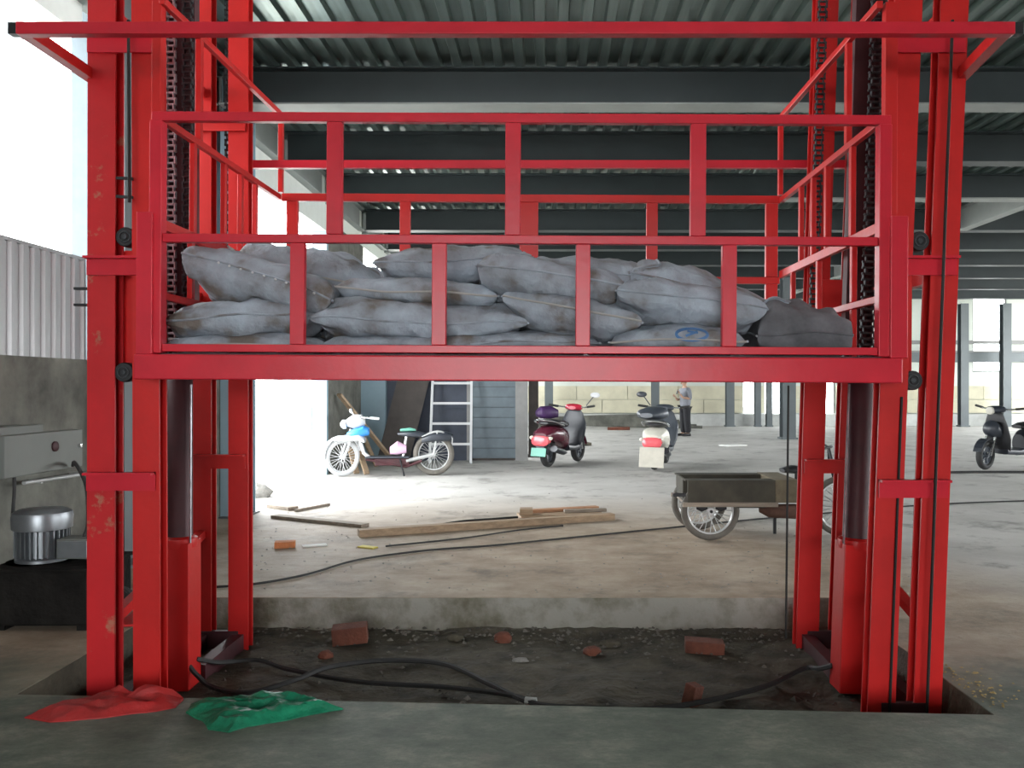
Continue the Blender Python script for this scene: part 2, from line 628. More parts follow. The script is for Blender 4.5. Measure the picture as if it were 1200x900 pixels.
# ---- ceiling: slab with a hoistway opening above the lift, corrugated deck below
DECKZ = 4.86
HX0, HX1, HY0, HY1 = -3.0, 2.5, 3.3, 6.3
b = MB()
b.box((XL - 0.2, HY1, DECKZ + 0.06), (XR + 0.2, YB + 0.3, DECKZ + 0.2))
b.box((XL - 0.2, YF, DECKZ + 0.06), (XR + 0.2, HY0, DECKZ + 0.2))
b.box((HX1, HY0, DECKZ + 0.06), (XR + 0.2, HY1, DECKZ + 0.2))
b.box((XL - 0.2, HY0, DECKZ + 0.06), (HX0, HY1, DECKZ + 0.2))
ceiling = b.build('ceiling', M['slab'], kind='structure')


def rib_profile(width, ribs, depth, flat, slope):
    """open trapezoid profile, returned as closed (x, z) polygon with a flat top"""
    p = width / ribs
    pts = []
    for k in range(ribs):
        x = k * p
        pts += [(x, depth), (x + (p - flat) / 2 - slope, depth), (x + (p - flat) / 2, 0), (x + (p + flat) / 2, 0), (x + (p + flat) / 2 + slope, depth)]
    pts.append((width, depth))
    return pts


prof = rib_profile(0.66, 3, 0.055, 0.085, 0.018)
b = MB()
vs, fs = [], []
for y in (HY1 + 0.02, YB):
    vs += [(x, y, z) for x, z in prof]
n = len(prof)
for k in range(n - 1):
    fs.append((k, k + 1, n + k + 1, n + k))
b.add(vs, fs)
deck_me = b.mesh('deck_panel')
deck_me.materials.append(M['deck'])
x = XL - 0.1
while x < XR - 0.5:
    dup(deck_me, 'deck_panel', ceiling, M=Matrix.Translation((x, 0, DECKZ)))
    x += 0.662

# ---- roof beams across the hall and along it
BB = 4.45


def hbeam(name, p, q, h, fw, mw, mf, **t):
    e = empty(name, (0, 0, 0), **t)
    p, q = Vector(p), Vector(q)
    MB().bar(p + Vector((0, 0, 0.018 + (h - 0.018) / 2)), q + Vector((0, 0, 0.018 + (h - 0.018) / 2)), 0.02, h - 0.018).build('web', mw, e)
    MB().bar(p + Vector((0, 0, 0.009)), q + Vector((0, 0, 0.009)), fw, 0.018).build('bottom_flange', mf, e)
    MB().bar(p + Vector((0, 0, h - 0.009)), q + Vector((0, 0, h - 0.009)), fw * 0.9, 0.016).build('top_flange', mw, e)
    return e


for k, D in enumerate([9.2, 11.5, 13.75, 16.5, 18.8, 21.2, 23.7, 26.4, 29.2]):
    hbeam('roof_beam', (XL + 0.12, D, BB), (XR, D, BB), DECKZ - BB - 0.003, 0.28, M['beam'], M['flange'] if k in (0, 2) else M['beam'], kind='structure')
for X in (XL + 0.02, 7.95):
    for ya, yb in ((6.4, 9.04), (9.36, 11.34), (11.66, 13.59), (13.91, 16.34), (16.66, 18.64), (18.96, 21.04), (21.36, 23.54), (23.86, 26.24), (26.56, 29.04)):
        if X < 0 or ya > 13:
            hbeam('roof_girder', (X, ya, BB - 0.02), (X, yb, BB - 0.02), DECKZ - BB + 0.015, 0.2, M['flange'], M['flange'], kind='structure')

# ---- left wall
e = empty('wall_left', (XL, 3.0, 0), kind='structure')
# masonry dado
MB().box((-0.24, -10.0, 0), (0, 6.75, 1.66)).build('dado', M['cwall'], e)
# siding, sheet by sheet
prof = rib_profile(0.9, 7, 0.026, 0.045, 0.014)
b = MB()
vs = [(0.001 + z, x, zz) for zz in (1.64, 2.45) for x, z in prof]
n = len(prof)
b.add(vs, [(k, k + 1, n + k + 1, n + k) for k in range(n - 1)])
sid_me = b.mesh('siding_sheet')
sid_me.materials.append(M['siding'])
for k in range(7):
    dup(sid_me, 'siding_sheet', e, M=Matrix.Translation((-0.03, 3.64 - 0.86 - 0.9 * k + 0.9 * 0, 0)))
MB().box((-0.24, -10.0, 1.66), (-0.05, 3.64, 2.43)).build('siding_backing', M['slab'], e)
MB().box((-0.22, -10.0, 4.18), (-0.02, 3.66, DECKZ + 0.06)).build('fascia', M['fascia'], e)
MB().box((-0.22, -10.0, 2.45), (-0.02, 0.6, 4.18)).build('near_panel', M['cwall'], e)  # out of view, narrows the near window to cut its light
MB().box((-0.22, -10.0, 2.43), (0.0, 3.64, 2.455)).build('sill', M['siding'], e)
MB().box((-0.24, 3.9, 1.66), (-0.04, 6.75, DECKZ + 0.06)).build('wall_panel', M['door'], e)
MB().box((-0.24, 11.0, 0), (0, 11.1, DECKZ + 0.06)).build('door_jamb', M['bluecol'], e)
MB().box((-0.24, 11.1, 4.2), (0, 29.3, DECKZ + 0.06)).build('upper_wall', M['palewall'], e)
MB().box((-0.24, 11.1, 0.0), (0, 13.8, 4.2)).build('solid_wall', M['cwall'], e)
MB().box((-0.24, 6.75, 4.0), (0, 11.0, DECKZ + 0.06)).build('lintel', M['fascia'], e)
MB().box((-0.24, 13.8, 0.0), (0, 29.3, 2.1)).build('rear_wall', M['cwall'], e)  # unseen opening above this wall is added to light the far hall
for D, c, wd in ((7.10, 'column', 0.62), (9.62, 'bluecol', 0.42)):
    c_ = empty('steel_column', (XL + 0.13, D, 0), kind='structure')
    for s in (-1, 1):
        MB().box((-0.12, s * wd / 2 - 0.008, 0), (0.12, s * wd / 2 + 0.008, DECKZ)).build('flange', M[c], c_)
    MB().box((-0.008, -wd / 2, 0), (0.008, wd / 2, DECKZ)).build('web', M[c], c_)
    MB().box((-0.16, -wd / 2 - 0.04, 0), (0.16, wd / 2 + 0.04, 0.02)).build('base_plate', M['column'], c_)

# ---- unseen wall added behind the camera to cut front light, with a wide doorway
e = empty('wall_front', (0, YF, 0), kind='structure')
MB().box((XL, -0.24, 0), (DX0, 0, DECKZ + 0.06)).build('wall_panel', M['cwall'], e)
MB().box((DX1, -0.24, 0), (XR, 0, DECKZ + 0.06)).build('wall_panel', M['cwall'], e)
MB().box((DX0, -0.24, DZ), (DX1, 0, DECKZ + 0.06)).build('lintel', M['cwall'], e)
# ---- unseen roof added over the hoistway to dim light from above
e = empty('added_roof', (0, 0, 8.2), kind='structure')
MB().box((-9, -4, 0), (9, 14, 0.15)).build('roof_sheet', M['slab'], e)
for x in (-8.5, 8.5):
    for y in (-3.5, 13.5):
        MB().box((x - 0.15, y - 0.15, DECKZ + 0.2 - 8.2), (x + 0.15, y + 0.15, 0)).build('roof_post', M['column'], e)

# ---- right wall with a long open window band (outside the frame), enlarged to light the hall
e = empty('wall_right', (XR, 0, 0), kind='structure')
MB().box((0, YF, 0), (0.24, YB, 0.9)).build('dado', M['blockwall'], e)
MB().box((0, YF, 4.5), (0.24, YB, DECKZ + 0.06)).build('fascia', M['palewall'], e)
for k in range(9):
    y = YF + 1 + k * 4.6
    MB().box((-0.05, y, 0), (0.2, y + 0.5, DECKZ)).build('pier', M['palewall'], e)

# ---- far wall with openings
e = empty('wall_back', (0, YB, 0), kind='structure')
OP = [(7.36, 7.86, 0.35, 3.1), (8.16, 8.98, 0.35, 3.1), (10.25, 10.85, 0.35, 3.1), (16.0, 17.28, 2.0, 4.84)]
xs = sorted({XL - 0.2, XR + 0.2} | {v for o_ in OP for v in o_[:2]})
bw, pw = MB(), MB()
for xa, xb in zip(xs, xs[1:]):
    mid = (xa + xb) / 2
    op = next((o_ for o_ in OP if o_[0] < mid < o_[1]), None)
    spans = [(0.0, DECKZ + 0.06)] if not op else [(0.0, op[2]), (op[3], DECKZ + 0.06)]
    for za, zb in spans:
        pw.box((xa, 0.02, za), (xb, 0.26, zb))
pw.build('wall_panel', M['palewall'], e)
# block courses below the pale panels
xa = XL
blk = MB()
bl_me = {}
while xa < XR:
    wdt = 1.9
    for za, zb in ((0.47, 0.96), (0.975, 1.47)):
        x0 = xa + (0.95 if za > 0.5 else 0)
        x1 = x0 + wdt - 0.02
        hit = [o_ for o_ in OP if o_[2] < 1 and o_[0] < x1 and o_[1] > x0]
        segs = [(x0, x1)]
        for o_ in hit:
            segs = [s for a_, b_ in segs for s in ((a_, min(b_, o_[0] - 0.02)), (max(a_, o_[1] + 0.02), b_)) if s[1] - s[0] > 0.05]
        for a_, b_ in segs:
            MB().box((a_, -0.12 - rnd.random() * 0.02, za), (min(b_, XR), 0.015, zb)).build('block', M['blockwall'], e)
    xa += wdt
MB().box((XL, -0.62, 0), (XR, 0.01, 0.44)).build('kerb', M['kerb'], e)
MB().box((XL, -0.30, 2.36), (XR, 0.0, 2.72)).build('ledge_beam', M['column'], e)
MB().box((XL, -0.36, 2.72), (XR, 0.0, 2.78)).build('ledge_cap', M['doorpost'], e)
MB().box((XL, -0.16, 3.04), (XR, 0.0, 3.17)).build('sheeting_rail', M['doorpost'], e)
for k, (xa, xb, za, zb) in enumerate(OP):
    wn = empty('window_%d' % (k + 1), (xa, YB, 0), kind='structure')
    fr = MB()
    for p0, p1 in (((0, 0.05, za), (0.05, 0.2, zb)), ((xb - xa - 0.05, 0.05, za), (xb - xa, 0.2, zb)), ((0, 0.05, za), (xb - xa, 0.2, za + 0.05)), ((0, 0.05, zb - 0.05), (xb - xa, 0.2, zb))):
        fr.box(p0, p1)
    fr.build('window_frame', M['doorpost'], wn)
    MB().box((0.04, 0.12, za + 0.04), (xb - xa - 0.04, 0.126, zb - 0.04)).build('pane', M['glass'], wn)
for x, D, wd, c in ((0.10, 30.9, 0.30, 'column'), (3.95, 30.9, 0.27, 'column'), (6.65, 30.9, 0.28, 'column'), (7.66, 30.9, 0.2, 'column'), (8.07, 30.9, 0.2, 'column'),
                    (6.68, 23.6, 0.36, 'column'), (15.1, 30.9, 0.28, 'column'), (16.63, 30.9, 0.30, 'column'), (-0.26, 17.6, 0.20, 'darksheet')):
    c_ = empty('steel_column', (x, D, 0), kind='structure')
    for s in (-1, 1):
        MB().box((-wd / 2, s * wd * 0.45 - 0.01, 0), (wd / 2, s * wd * 0.45 + 0.01, BB)).build('flange', M[c], c_)
    MB().box((-0.012, -wd * 0.45, 0), (0.012, wd * 0.45, BB)).build('web', M[c], c_)
    MB().box((-wd * 0.62, -wd * 0.62, 0), (wd * 0.62, wd * 0.62, 0.05)).build('base_plate', M[c], c_)

# ---- partition with shutter at the back left
e = empty('wall_partition', (0, 16.7, 0), kind='structure')
MB().box((-4.6, 0.0, 0), (-3.45, 0.12, 2.7)).build('panel', M['cwall'], e)
MB().box((-3.62, -0.12, 0), (-3.12, 0.10, 2.9)).build('pilaster', M['bluecol'], e, bevel=0.01)
MB().box((-3.95, -0.10, 0), (-3.70, 0.0, 2.7)).build('pilaster', M['column'], e)
MB().box((-3.12, 0.02, 0), (-1.5, 0.12, 2.7)).build('dark_panel', M['blue_sheet'], e)
for k in range(13):
    MB().box((-1.48, -0.01 - 0.006 * (k % 2), 0.05 + k * 0.2), (-0.58, 0.05, 0.242 + k * 0.2)).build('shutter_slat', M['door'], e)
MB().box((-1.55, -0.05, 0), (-1.45, 0.08, 2.7)).build('shutter_guide', M['doorpost'], e)
MB().box((-0.60, -0.06, 0), (-0.36, 0.10, 2.7)).build('shutter_guide', M['doorpost'], e)
MB().box((-1.5, 0.05, 0), (-0.5, 0.10, 2.7)).build('shutter_backing', M['darksheet'], e)
MB().box((-4.6, -0.02, 2.68), (-0.36, 0.12, 2.78)).build('head_rail', M['column'], e)

# portals that help the renderer find the daylight openings
portal((XL - 0.3, 5.1, 3.3), (3.2, 1.8), (1, 0, 0))
portal((XL - 0.3, 11.95, 1.8), (4.4, 3.6), (1, 0, 0))
portal((XL - 0.3, 24.5, 3.1), (15.4, 2.3), (1, 0, 0))  # the added opening above the low wall at the rear
portal(((HX0 + HX1) / 2, (HY0 + HY1) / 2, DECKZ + 0.3), (HX1 - HX0 + 0.6, HY1 - HY0 + 0.6), (0, 0, -1))
portal(((DX0 + DX1) / 2, YF - 0.3, DZ / 2), (DX1 - DX0, DZ), (0, 1, 0))
portal((XR + 0.3, 12.5, 2.7), (39, 3.7), (-1, 0, 0))

# =================================================================== THE LIFT
# fixed mast frame
frame = empty('lift_mast', (-0.1, 4.9, -PIT), label='red steel mast frame of a goods lift standing in the floor pit', cat='lift frame')
FB = Vector((-0.1, 4.9, -PIT))
ZT = 4.75


def local(p, o=FB):
    return Vector(p) - o


def post_axis(x0, x1, y, z):
    """x of a mast post at height z (bottom x0 at -PIT, x1 at 3.3)"""
    return x0 + (x1 - x0) * (z + PIT) / (3.3 + PIT)


def ibeam_mesh(x0, x1, y, zb, zt, wd=0.125, dp=0.085, mat_=None, name='post'):
    b = MB()
    fx = lambda z: post_axis(x0, x1, y, z)
    for off, w_, d_ in ((-dp / 2 + 0.006, wd, 0.012), (dp / 2 - 0.006, wd, 0.012), (0, 0.012, dp - 0.02)):
        vs = []
        for z in (zb, zt):
            for a, c in ((-1, -1), (1, -1), (1, 1), (-1, 1)):
                vs.append(local((fx(z) + a * w_ / 2, y + off + c * d_ / 2, z)))
        b.add(vs, [(0, 1, 2, 3), (7, 6, 5, 4), (0, 4, 5, 1), (1, 5, 6, 2), (2, 6, 7, 3), (3, 7, 4, 0)])
    return b.build(name, mat_, frame)


YFp, YBp = 4.20, 5.42
POSTS = {}
for key, x0, x1, y, wd, m_ in (('lfo', -2.17, -2.165, YFp, 0.135, 'redworn'), ('lfi', -1.945, -1.955, YFp, 0.13, 'red'),
                               ('lbo', -2.17, -2.17, YBp, 0.12, 'red'), ('lbi', -1.94, -1.94, YBp, 0.125, 'red'),
                               ('rfi', 1.63, 1.765, YFp, 0.135, 'red'), ('rfo', 1.855, 1.99, YFp, 0.135, 'red'),
                               ('rbi', 1.645, 1.755, YBp, 0.14, 'red'), ('rbo', 1.86, 1.99, YBp, 0.12, 'red')):
    o = ibeam_mesh(x0, x1, y, -PIT - 0.02, ZT, wd, 0.09, M[m_])
    POSTS[key] = (x0, x1, y)


def px_(key, z):
    x0, x1, y = POSTS[key]
    return post_axis(x0, x1, y, z)


# ties between the pairs
for a, c, y, zs in (('lfo', 'lfi', YFp - 0.06, (2.995 + 0.12, 2.035, 0.99)), ('rfi', 'rfo', YFp - 0.06, (3.115, 2.035, 0.955)),
                    ('lbo', 'lbi', YBp - 0.06, (3.1, 2.0, 0.98)), ('rbi', 'rbo', YBp - 0.06, (3.1, 2.0, 0.95))):
    for z in zs:
        b = MB()
        xa, xb = px_(a, z) - 0.06, px_(c, z) + 0.05
        b.box(local((xa, y - 0.006, z - 0.045)), local((xb, y + 0.006, z + 0.045)))
        b.box(local((xa, y - 0.045, z + 0.033)), local((xb, y + 0.006, z + 0.045)))
        b.build('tie_plate', M['redglossy'] if y < 5 else M['red'], frame)
# base sills and side braces
for s, a, c in ((-1, 'lfo', 'lbo'), (1, 'rfo', 'rbo'), (-1, 'lfi', 'lbi'), (1, 'rfi', 'rbi')):
    z = -PIT + 0.04
    y0 = {'lfi': 4.783, 'rfi': 4.742}.get(a, YFp + 0.04)       # the inner ones start at the back of the cylinder sleeve
    MB().bar(local((px_(a, z), y0, z)), local((px_(c, z), YBp - 0.04, z)), 0.07, 0.1).build('base_sill', M['maroon'], frame)
for a, c in (('lfo', 'lbo'), ('rfo', 'rbo')):
    z1, z2 = 0.28, 0.52
    MB().bar(local((px_(a, z1), YFp + 0.05, z1)), local((px_(c, z2), YBp - 0.05, z2)), 0.05, 0.05).build('side_brace', M['red'], frame)
    for z in (2.0, 3.3, 4.4):
        MB().bar(local((px_(a, z), YFp + 0.05, z)), local((px_(c, z), YBp - 0.05, z)), 0.05, 0.06).build('side_tie', M['red'], frame)
for a, c, y in (('lfo', 'lfi', YFp), ('rfi', 'rfo', YFp), ('lbo', 'lbi', YBp), ('rbi', 'rbo', YBp)):
    z = -PIT + 0.05
    MB().box(local((px_(a, z), y - 0.05, z - 0.05)), local((px_(c, z), y - 0.02, z + 0.06))).build('foot_tie', M['maroon'], frame)
# front guard bar high on the mast with its side arms
zg = 2.976
MB().box(local((-2.255, 3.625, zg - 0.026)), local((1.995, 3.675, zg + 0.026))).build('guard_bar', M['redglossy'], frame, bevel=0.004)
MB().bar(local((-2.235, 3.67, zg)), local((-2.235, 4.36, zg)), 0.05, 0.052).build('guard_arm', M['red'], frame)
MB().bar(local((1.965, 3.67, zg)), local((2.06, 4.36, zg)), 0.05, 0.052).build('guard_arm', M['red'], frame)
MB().box(local((-2.29, 3.63, zg - 0.024)), local((-2.256, 3.67, zg + 0.024))).build('end_cap', M['black'], frame)
MB().box(local((1.996, 3.63, zg - 0.024)), local((2.03, 3.67, zg + 0.024))).build('end_cap', M['black'], frame)
# rear tie bar between the two masts
MB().box(local((-2.0, 5.50, 2.86)), local((2.05, 5.54, 2.91))).build('rear_tie_bar', M['redglossy'], frame)
# limit switch brackets on the left mast
for z in (1.93, 1.85):
    MB().box(local((-2.31, 4.17, z - 0.006)), local((-2.235, 4.2, z + 0.006))).build('bracket_pin', M['black'], frame)
for z in (2.46, 2.37):
    MB().bar(local((-2.08, 4.13, z)), local((-2.0, 4.13, z - 0.005)), 0.012, 0.014).build('bracket_pin', M['black'], frame)


def rope(pts, r=0.006, parent=frame, name='wire_rope'):
    return MB().tube([local(p) for p in pts], r, 6).build(name, M['rope'], parent, smooth=True)


rope([at(924, 452, 5.35), at(921, 748, 5.32)], 0.007)
rope([at(962, 452, 5.52), at(956, 752, 5.50)], 0.006)
rope([(px_('rfi', 1.4) + 0.035, YFp - 0.057, 1.4), (px_('rfi', -0.18) + 0.035, YFp - 0.057, -0.18)], 0.007)
rope([(px_('rfo', 3.2) - 0.045, YFp - 0.125, 3.2), (px_('rfo', -0.18) - 0.04, YFp - 0.125, -0.18)], 0.008)
rope([(-1.995, YFp - 0.125, 3.2), (-1.99, YFp - 0.125, 2.33)], 0.008)


def chain(x, y, z0, z1, m_, lean=0.0, wd=0.05, pitch=0.032, face='y'):
    b = MB()
    n = int((z1 - z0) / pitch)
    for k in range(n):
        z = z0 + k * pitch
        xx = x + lean * (z - z0)
        for s in (-1, 1):
            off = s * (wd * 0.5 if k % 2 else wd * 0.34)
            hw = 0.012
            b.box(local((xx + off - 0.003, y - hw, z - 0.004)), local((xx + off + 0.003, y + hw, z + pitch + 0.004)))
        b.tube([local((xx - wd * 0.62, y, z)), local((xx + wd * 0.62, y, z))], 0.0075, 6)
    return b.build('lift_chain', m_, frame, kind='stuff')


chain(-2.05, 4.66, 1.55, 4.7, M['chain'])
chain(-1.975, 4.70, 1.55, 4.7, M['chaindark'])
chain(-2.02, 5.46, 1.62, 4.7, M['chaindark'], wd=0.06)
chain(1.735, 4.62, 1.55, 4.7, M['chaindark'], lean=0.034, wd=0.07)
chain(1.66, 5.33, 1.55, 4.7, M['chaindark'], lean=0.03)
# dark guide channels behind the chains
for x0, x1 in ((-2.02, -2.02), (1.72, 1.83)):
    b = MB()
    for a, c, d0, d1 in ((-0.075, 0.075, 0.0, 0.008), (-0.075, -0.067, -0.06, 0.0), (0.067, 0.075, -0.06, 0.0)):
        vs = []
        for z, x_ in ((1.5, x0), (4.7, x1)):
            vs += [local((x_ + a, 4.78 + d0, z)), local((x_ + c, 4.78 + d0, z)), local((x_ + c, 4.78 + d1, z)), local((x_ + a, 4.78 + d1, z))]
        b.add(vs, [(0, 1, 2, 3), (7, 6, 5, 4), (0, 4, 5, 1), (1, 5, 6, 2), (2, 6, 7, 3), (3, 7, 4, 0)])
    b.build('chain_channel', M['maroon'], frame)


# hydraulic cylinders
def cylinder(x, y, lean, label):
    e = empty('hydraulic_cylinder', (x, y, -PIT), label=label, cat='cylinder', group='hydraulic cylinders of the lift')
    e.rotation_euler = (0, lean, 0)
    b = MB()
    h = 0.80
    for a, c in (((-0.085, -0.085, 0), (0.085, -0.075, h)), ((-0.085, -0.075, 0), (-0.075, 0.085, h)), ((0.075, -0.075, 0), (0.085, 0.085, h)), ((-0.075, 0.075, 0), (0.075, 0.085, h))):
        b.box(a, c)
    b.build('sleeve', M['red'], e, bevel=0.003)
    b = MB().lathe([(0.055, h - 0.03), (0.092, h - 0.03), (0.096, h - 0.005), (0.094, h + 0.018), (0.072, h + 0.03), (0.06, h + 0.03)], 24)
    b.build('collar', M['red'], e, smooth=True)
    b = MB().lathe([(0.0, 0.05), (0.07, 0.05), (0.07, 1.70), (0.055, 1.72), (0.055, 1.74), (0.0, 1.74)], 24)
    b.build('barrel', M['maroon'], e, smooth=True)
    for s in (-1, 1):
        b = MB().tube([(s * 0.085, -0.06, h), (s * 0.088, -0.06, 1.66)], 0.006, 6)
        b.build('oil_line', M['chain'], e, smooth=True)
    return e


cylinder(-2.02, 4.70, 0.0, 'red-sleeved hydraulic cylinder inside the mast beside the electric pump')
cylinder(1.66, 4.66, math.atan2(0.13, 3.5), 'red-sleeved hydraulic cylinder inside the mast nearest the cargo tricycle')

# moving platform
PO = Vector((-0.13, 4.0, 1.53))
plat = empty('lift_platform', PO, label='red railed lift platform loaded with grey sacks', cat='lift platform')
plat.rotation_euler = (0, math.radians(0.3), 0)


def pbox(name, a, c, m_='red', bev=0.003):
    return MB().box(Vector(a) - PO, Vector(c) - PO).build(name, M[m_], plat, bevel=bev)


def pbar(name, p, q, wd, h, m_='red'):
    return MB().bar(Vector(p) - PO, Vector(q) - PO, wd, h).build(name, M[m_], plat, bevel=0.003)


PX0, PX1 = -1.925, 1.665
ZF = 1.60
pbox('front_beam', (PX0, 3.98, 1.475), (PX1, 4.04, 1.592), 'redglossy', 0.006)
pbox('rear_beam', (PX0 + 0.1, 5.78, 1.505), (PX1 - 0.08, 5.84, 1.592))
for xx in (-1.80, -1.0, -0.13, 0.7, 1.54):
    pbox('joist', (xx - 0.03, 4.04, 1.485), (xx + 0.03, 5.78, 1.585), 'maroon')
pbox('deck_plate', (PX0 + 0.1, 4.042, 1.592), (PX1 - 0.08, 5.84, 1.60), 'maroon', 0)
# front guard rail
YR = 4.05
zt, zm, zb = 2.72, 2.145, 1.625
xl0, xr0 = -1.87, 1.565
pbox('top_rail', (xl0, YR - 0.02, zt - 0.022), (xr0 + 0.06, YR + 0.02, zt + 0.022), 'redglossy')
pbox('mid_rail', (xl0 + 0.055, YR - 0.02, zm - 0.02), (xr0, YR + 0.02, zm + 0.02), 'redglossy')
pbox('bottom_rail', (xl0 + 0.055, YR - 0.02, zb - 0.018), (xr0, YR + 0.02, zb + 0.018), 'redglossy')
pbox('end_post', (xl0 - 0.005, YR - 0.03, ZF), (xl0 + 0.053, YR + 0.03, zt - 0.023), 'redglossy')
pbox('end_post', (xr0 + 0.002, YR - 0.03, ZF), (xr0 + 0.06, YR + 0.03, zt - 0.023), 'redglossy')
for p in (391.5, 600, 816.5):
    x = (p - VX) / F * YR
    pbox('rail_post', (x - 0.036, YR - 0.02, zm + 0.021), (x + 0.036, YR + 0.02, zt - 0.023), 'redglossy')
for p in (349, 514.5, 682.5, 853.5):
    x = (p - VX) / F * YR
    pbox('rail_post', (x - 0.034, YR - 0.02, zb + 0.019), (x + 0.034, YR + 0.02, zm - 0.021), 'redglossy')
# carriage uprights that run in the masts
pbox('carriage_upright', (PX0, 4.00, 1.593), (PX0 + 0.075, 4.06, 2.26), 'redglossy')
pbox('carriage_upright', (PX1 - 0.05, 4.00, 1.593), (PX1 + 0.03, 4.06, 2.26), 'redglossy')
pbox('carriage_upright', (PX0 + 0.03, 4.08, 2.2), (PX0 + 0.075, 4.13, 3.3))
pbox('carriage_upright', (PX1 - 0.05, 4.08, 2.2), (PX1 + 0.01, 4.13, 3.3))
for xa, xb in ((-2.125, -1.93), (1.70, 1.83)):
    pbox('guide_plate', (xa, 4.27, 1.50), (xb, 4.285, 2.12))
    pbox('guide_plate', (xa, 5.27, 1.50), (xb, 5.285, 2.12))
for x, z in ((-2.057, 2.17), (-2.06, 1.51), (1.82, 2.17), (1.79, 1.49)):
    b = MB().lathe([(0.0, -0.03), (0.044, -0.03), (0.048, -0.024), (0.048, 0.024), (0.044, 0.03), (0.0, 0.03)], 20, align((x - PO.x, 4.19 - PO.y, z - PO.z), (0, -1, 0)))
    rl = b.build('guide_roller', M['black'], plat, smooth=True)
    b = MB().torus(0.026, 0.004, 18, 6, align((x - PO.x, 4.158 - PO.y, z - PO.z), (0, -1, 0)))
    b.lathe([(0.0, 0.0), (0.012, 0.0), (0.012, 0.006), (0.0, 0.007)], 10, align((x - PO.x, 4.16 - PO.y, z - PO.z), (0, -1, 0)))
    b.build('roller_hub', M['chaindark'], rl, smooth=True)
    pbox('roller_axle', (x - 0.012, 4.16, z - 0.012), (x + 0.012, 4.30, z + 0.012), 'black', 0)
# side guard rails
YE = 5.80
for s, X, Xb in ((-1, -1.845, -1.81), (1, 1.585, 1.585)):
    fx = lambda y: X + (Xb - X) * (y - 4.07) / (YE - 4.07)
    for z, h in ((2.72, 0.035), (2.215, 0.05), (1.875, 0.035), (3.285, 0.035)):
        pbar('side_rail', (fx(4.075), 4.075, z), (fx(YE - 0.03), YE - 0.03, z), 0.03, h)
    for D in (5.32, 5.08, 4.83, 4.43):
        pbar('side_post', (fx(D), D, 2.24), (fx(D), D, 2.702), 0.028, 0.035)
    for D in (5.49, 4.97, 4.41):
        pbar('side_post', (fx(D), D, ZF), (fx(D), D, 1.857), 0.028, 0.035)
        pbar('side_post', (fx(D), D, 1.893), (fx(D), D, 2.19), 0.028, 0.035)
    for D in (4.5,):
        pbar('side_post', (fx(D), D, 2.738), (fx(D), D, 3.267), 0.03, 0.04)
    pbar('side_post', (fx(YE), YE, 2.76), (fx(YE), YE, 3.30), 0.03, 0.04)
# rear guard rail
pbox('rear_rail', (-1.80, YE - 0.02, 2.70), (1.58, YE + 0.02, 2.752))
pbox('rear_rail', (-1.80, YE - 0.02, 2.155), (1.58, YE + 0.02, 2.20))
for p, wd in ((342, 0.075), (474, 0.07), (619, 0.125), (763, 0.075), (903, 0.08)):
    x = (p - VX) / F * YE
    pbox('rear_post', (x - wd / 2, YE - 0.02, 2.201), (x + wd / 2, YE + 0.02, 2.699))
    pbox('rear_post', (x - wd / 2, YE - 0.02, ZF), (x + wd / 2, YE + 0.02, 2.154))


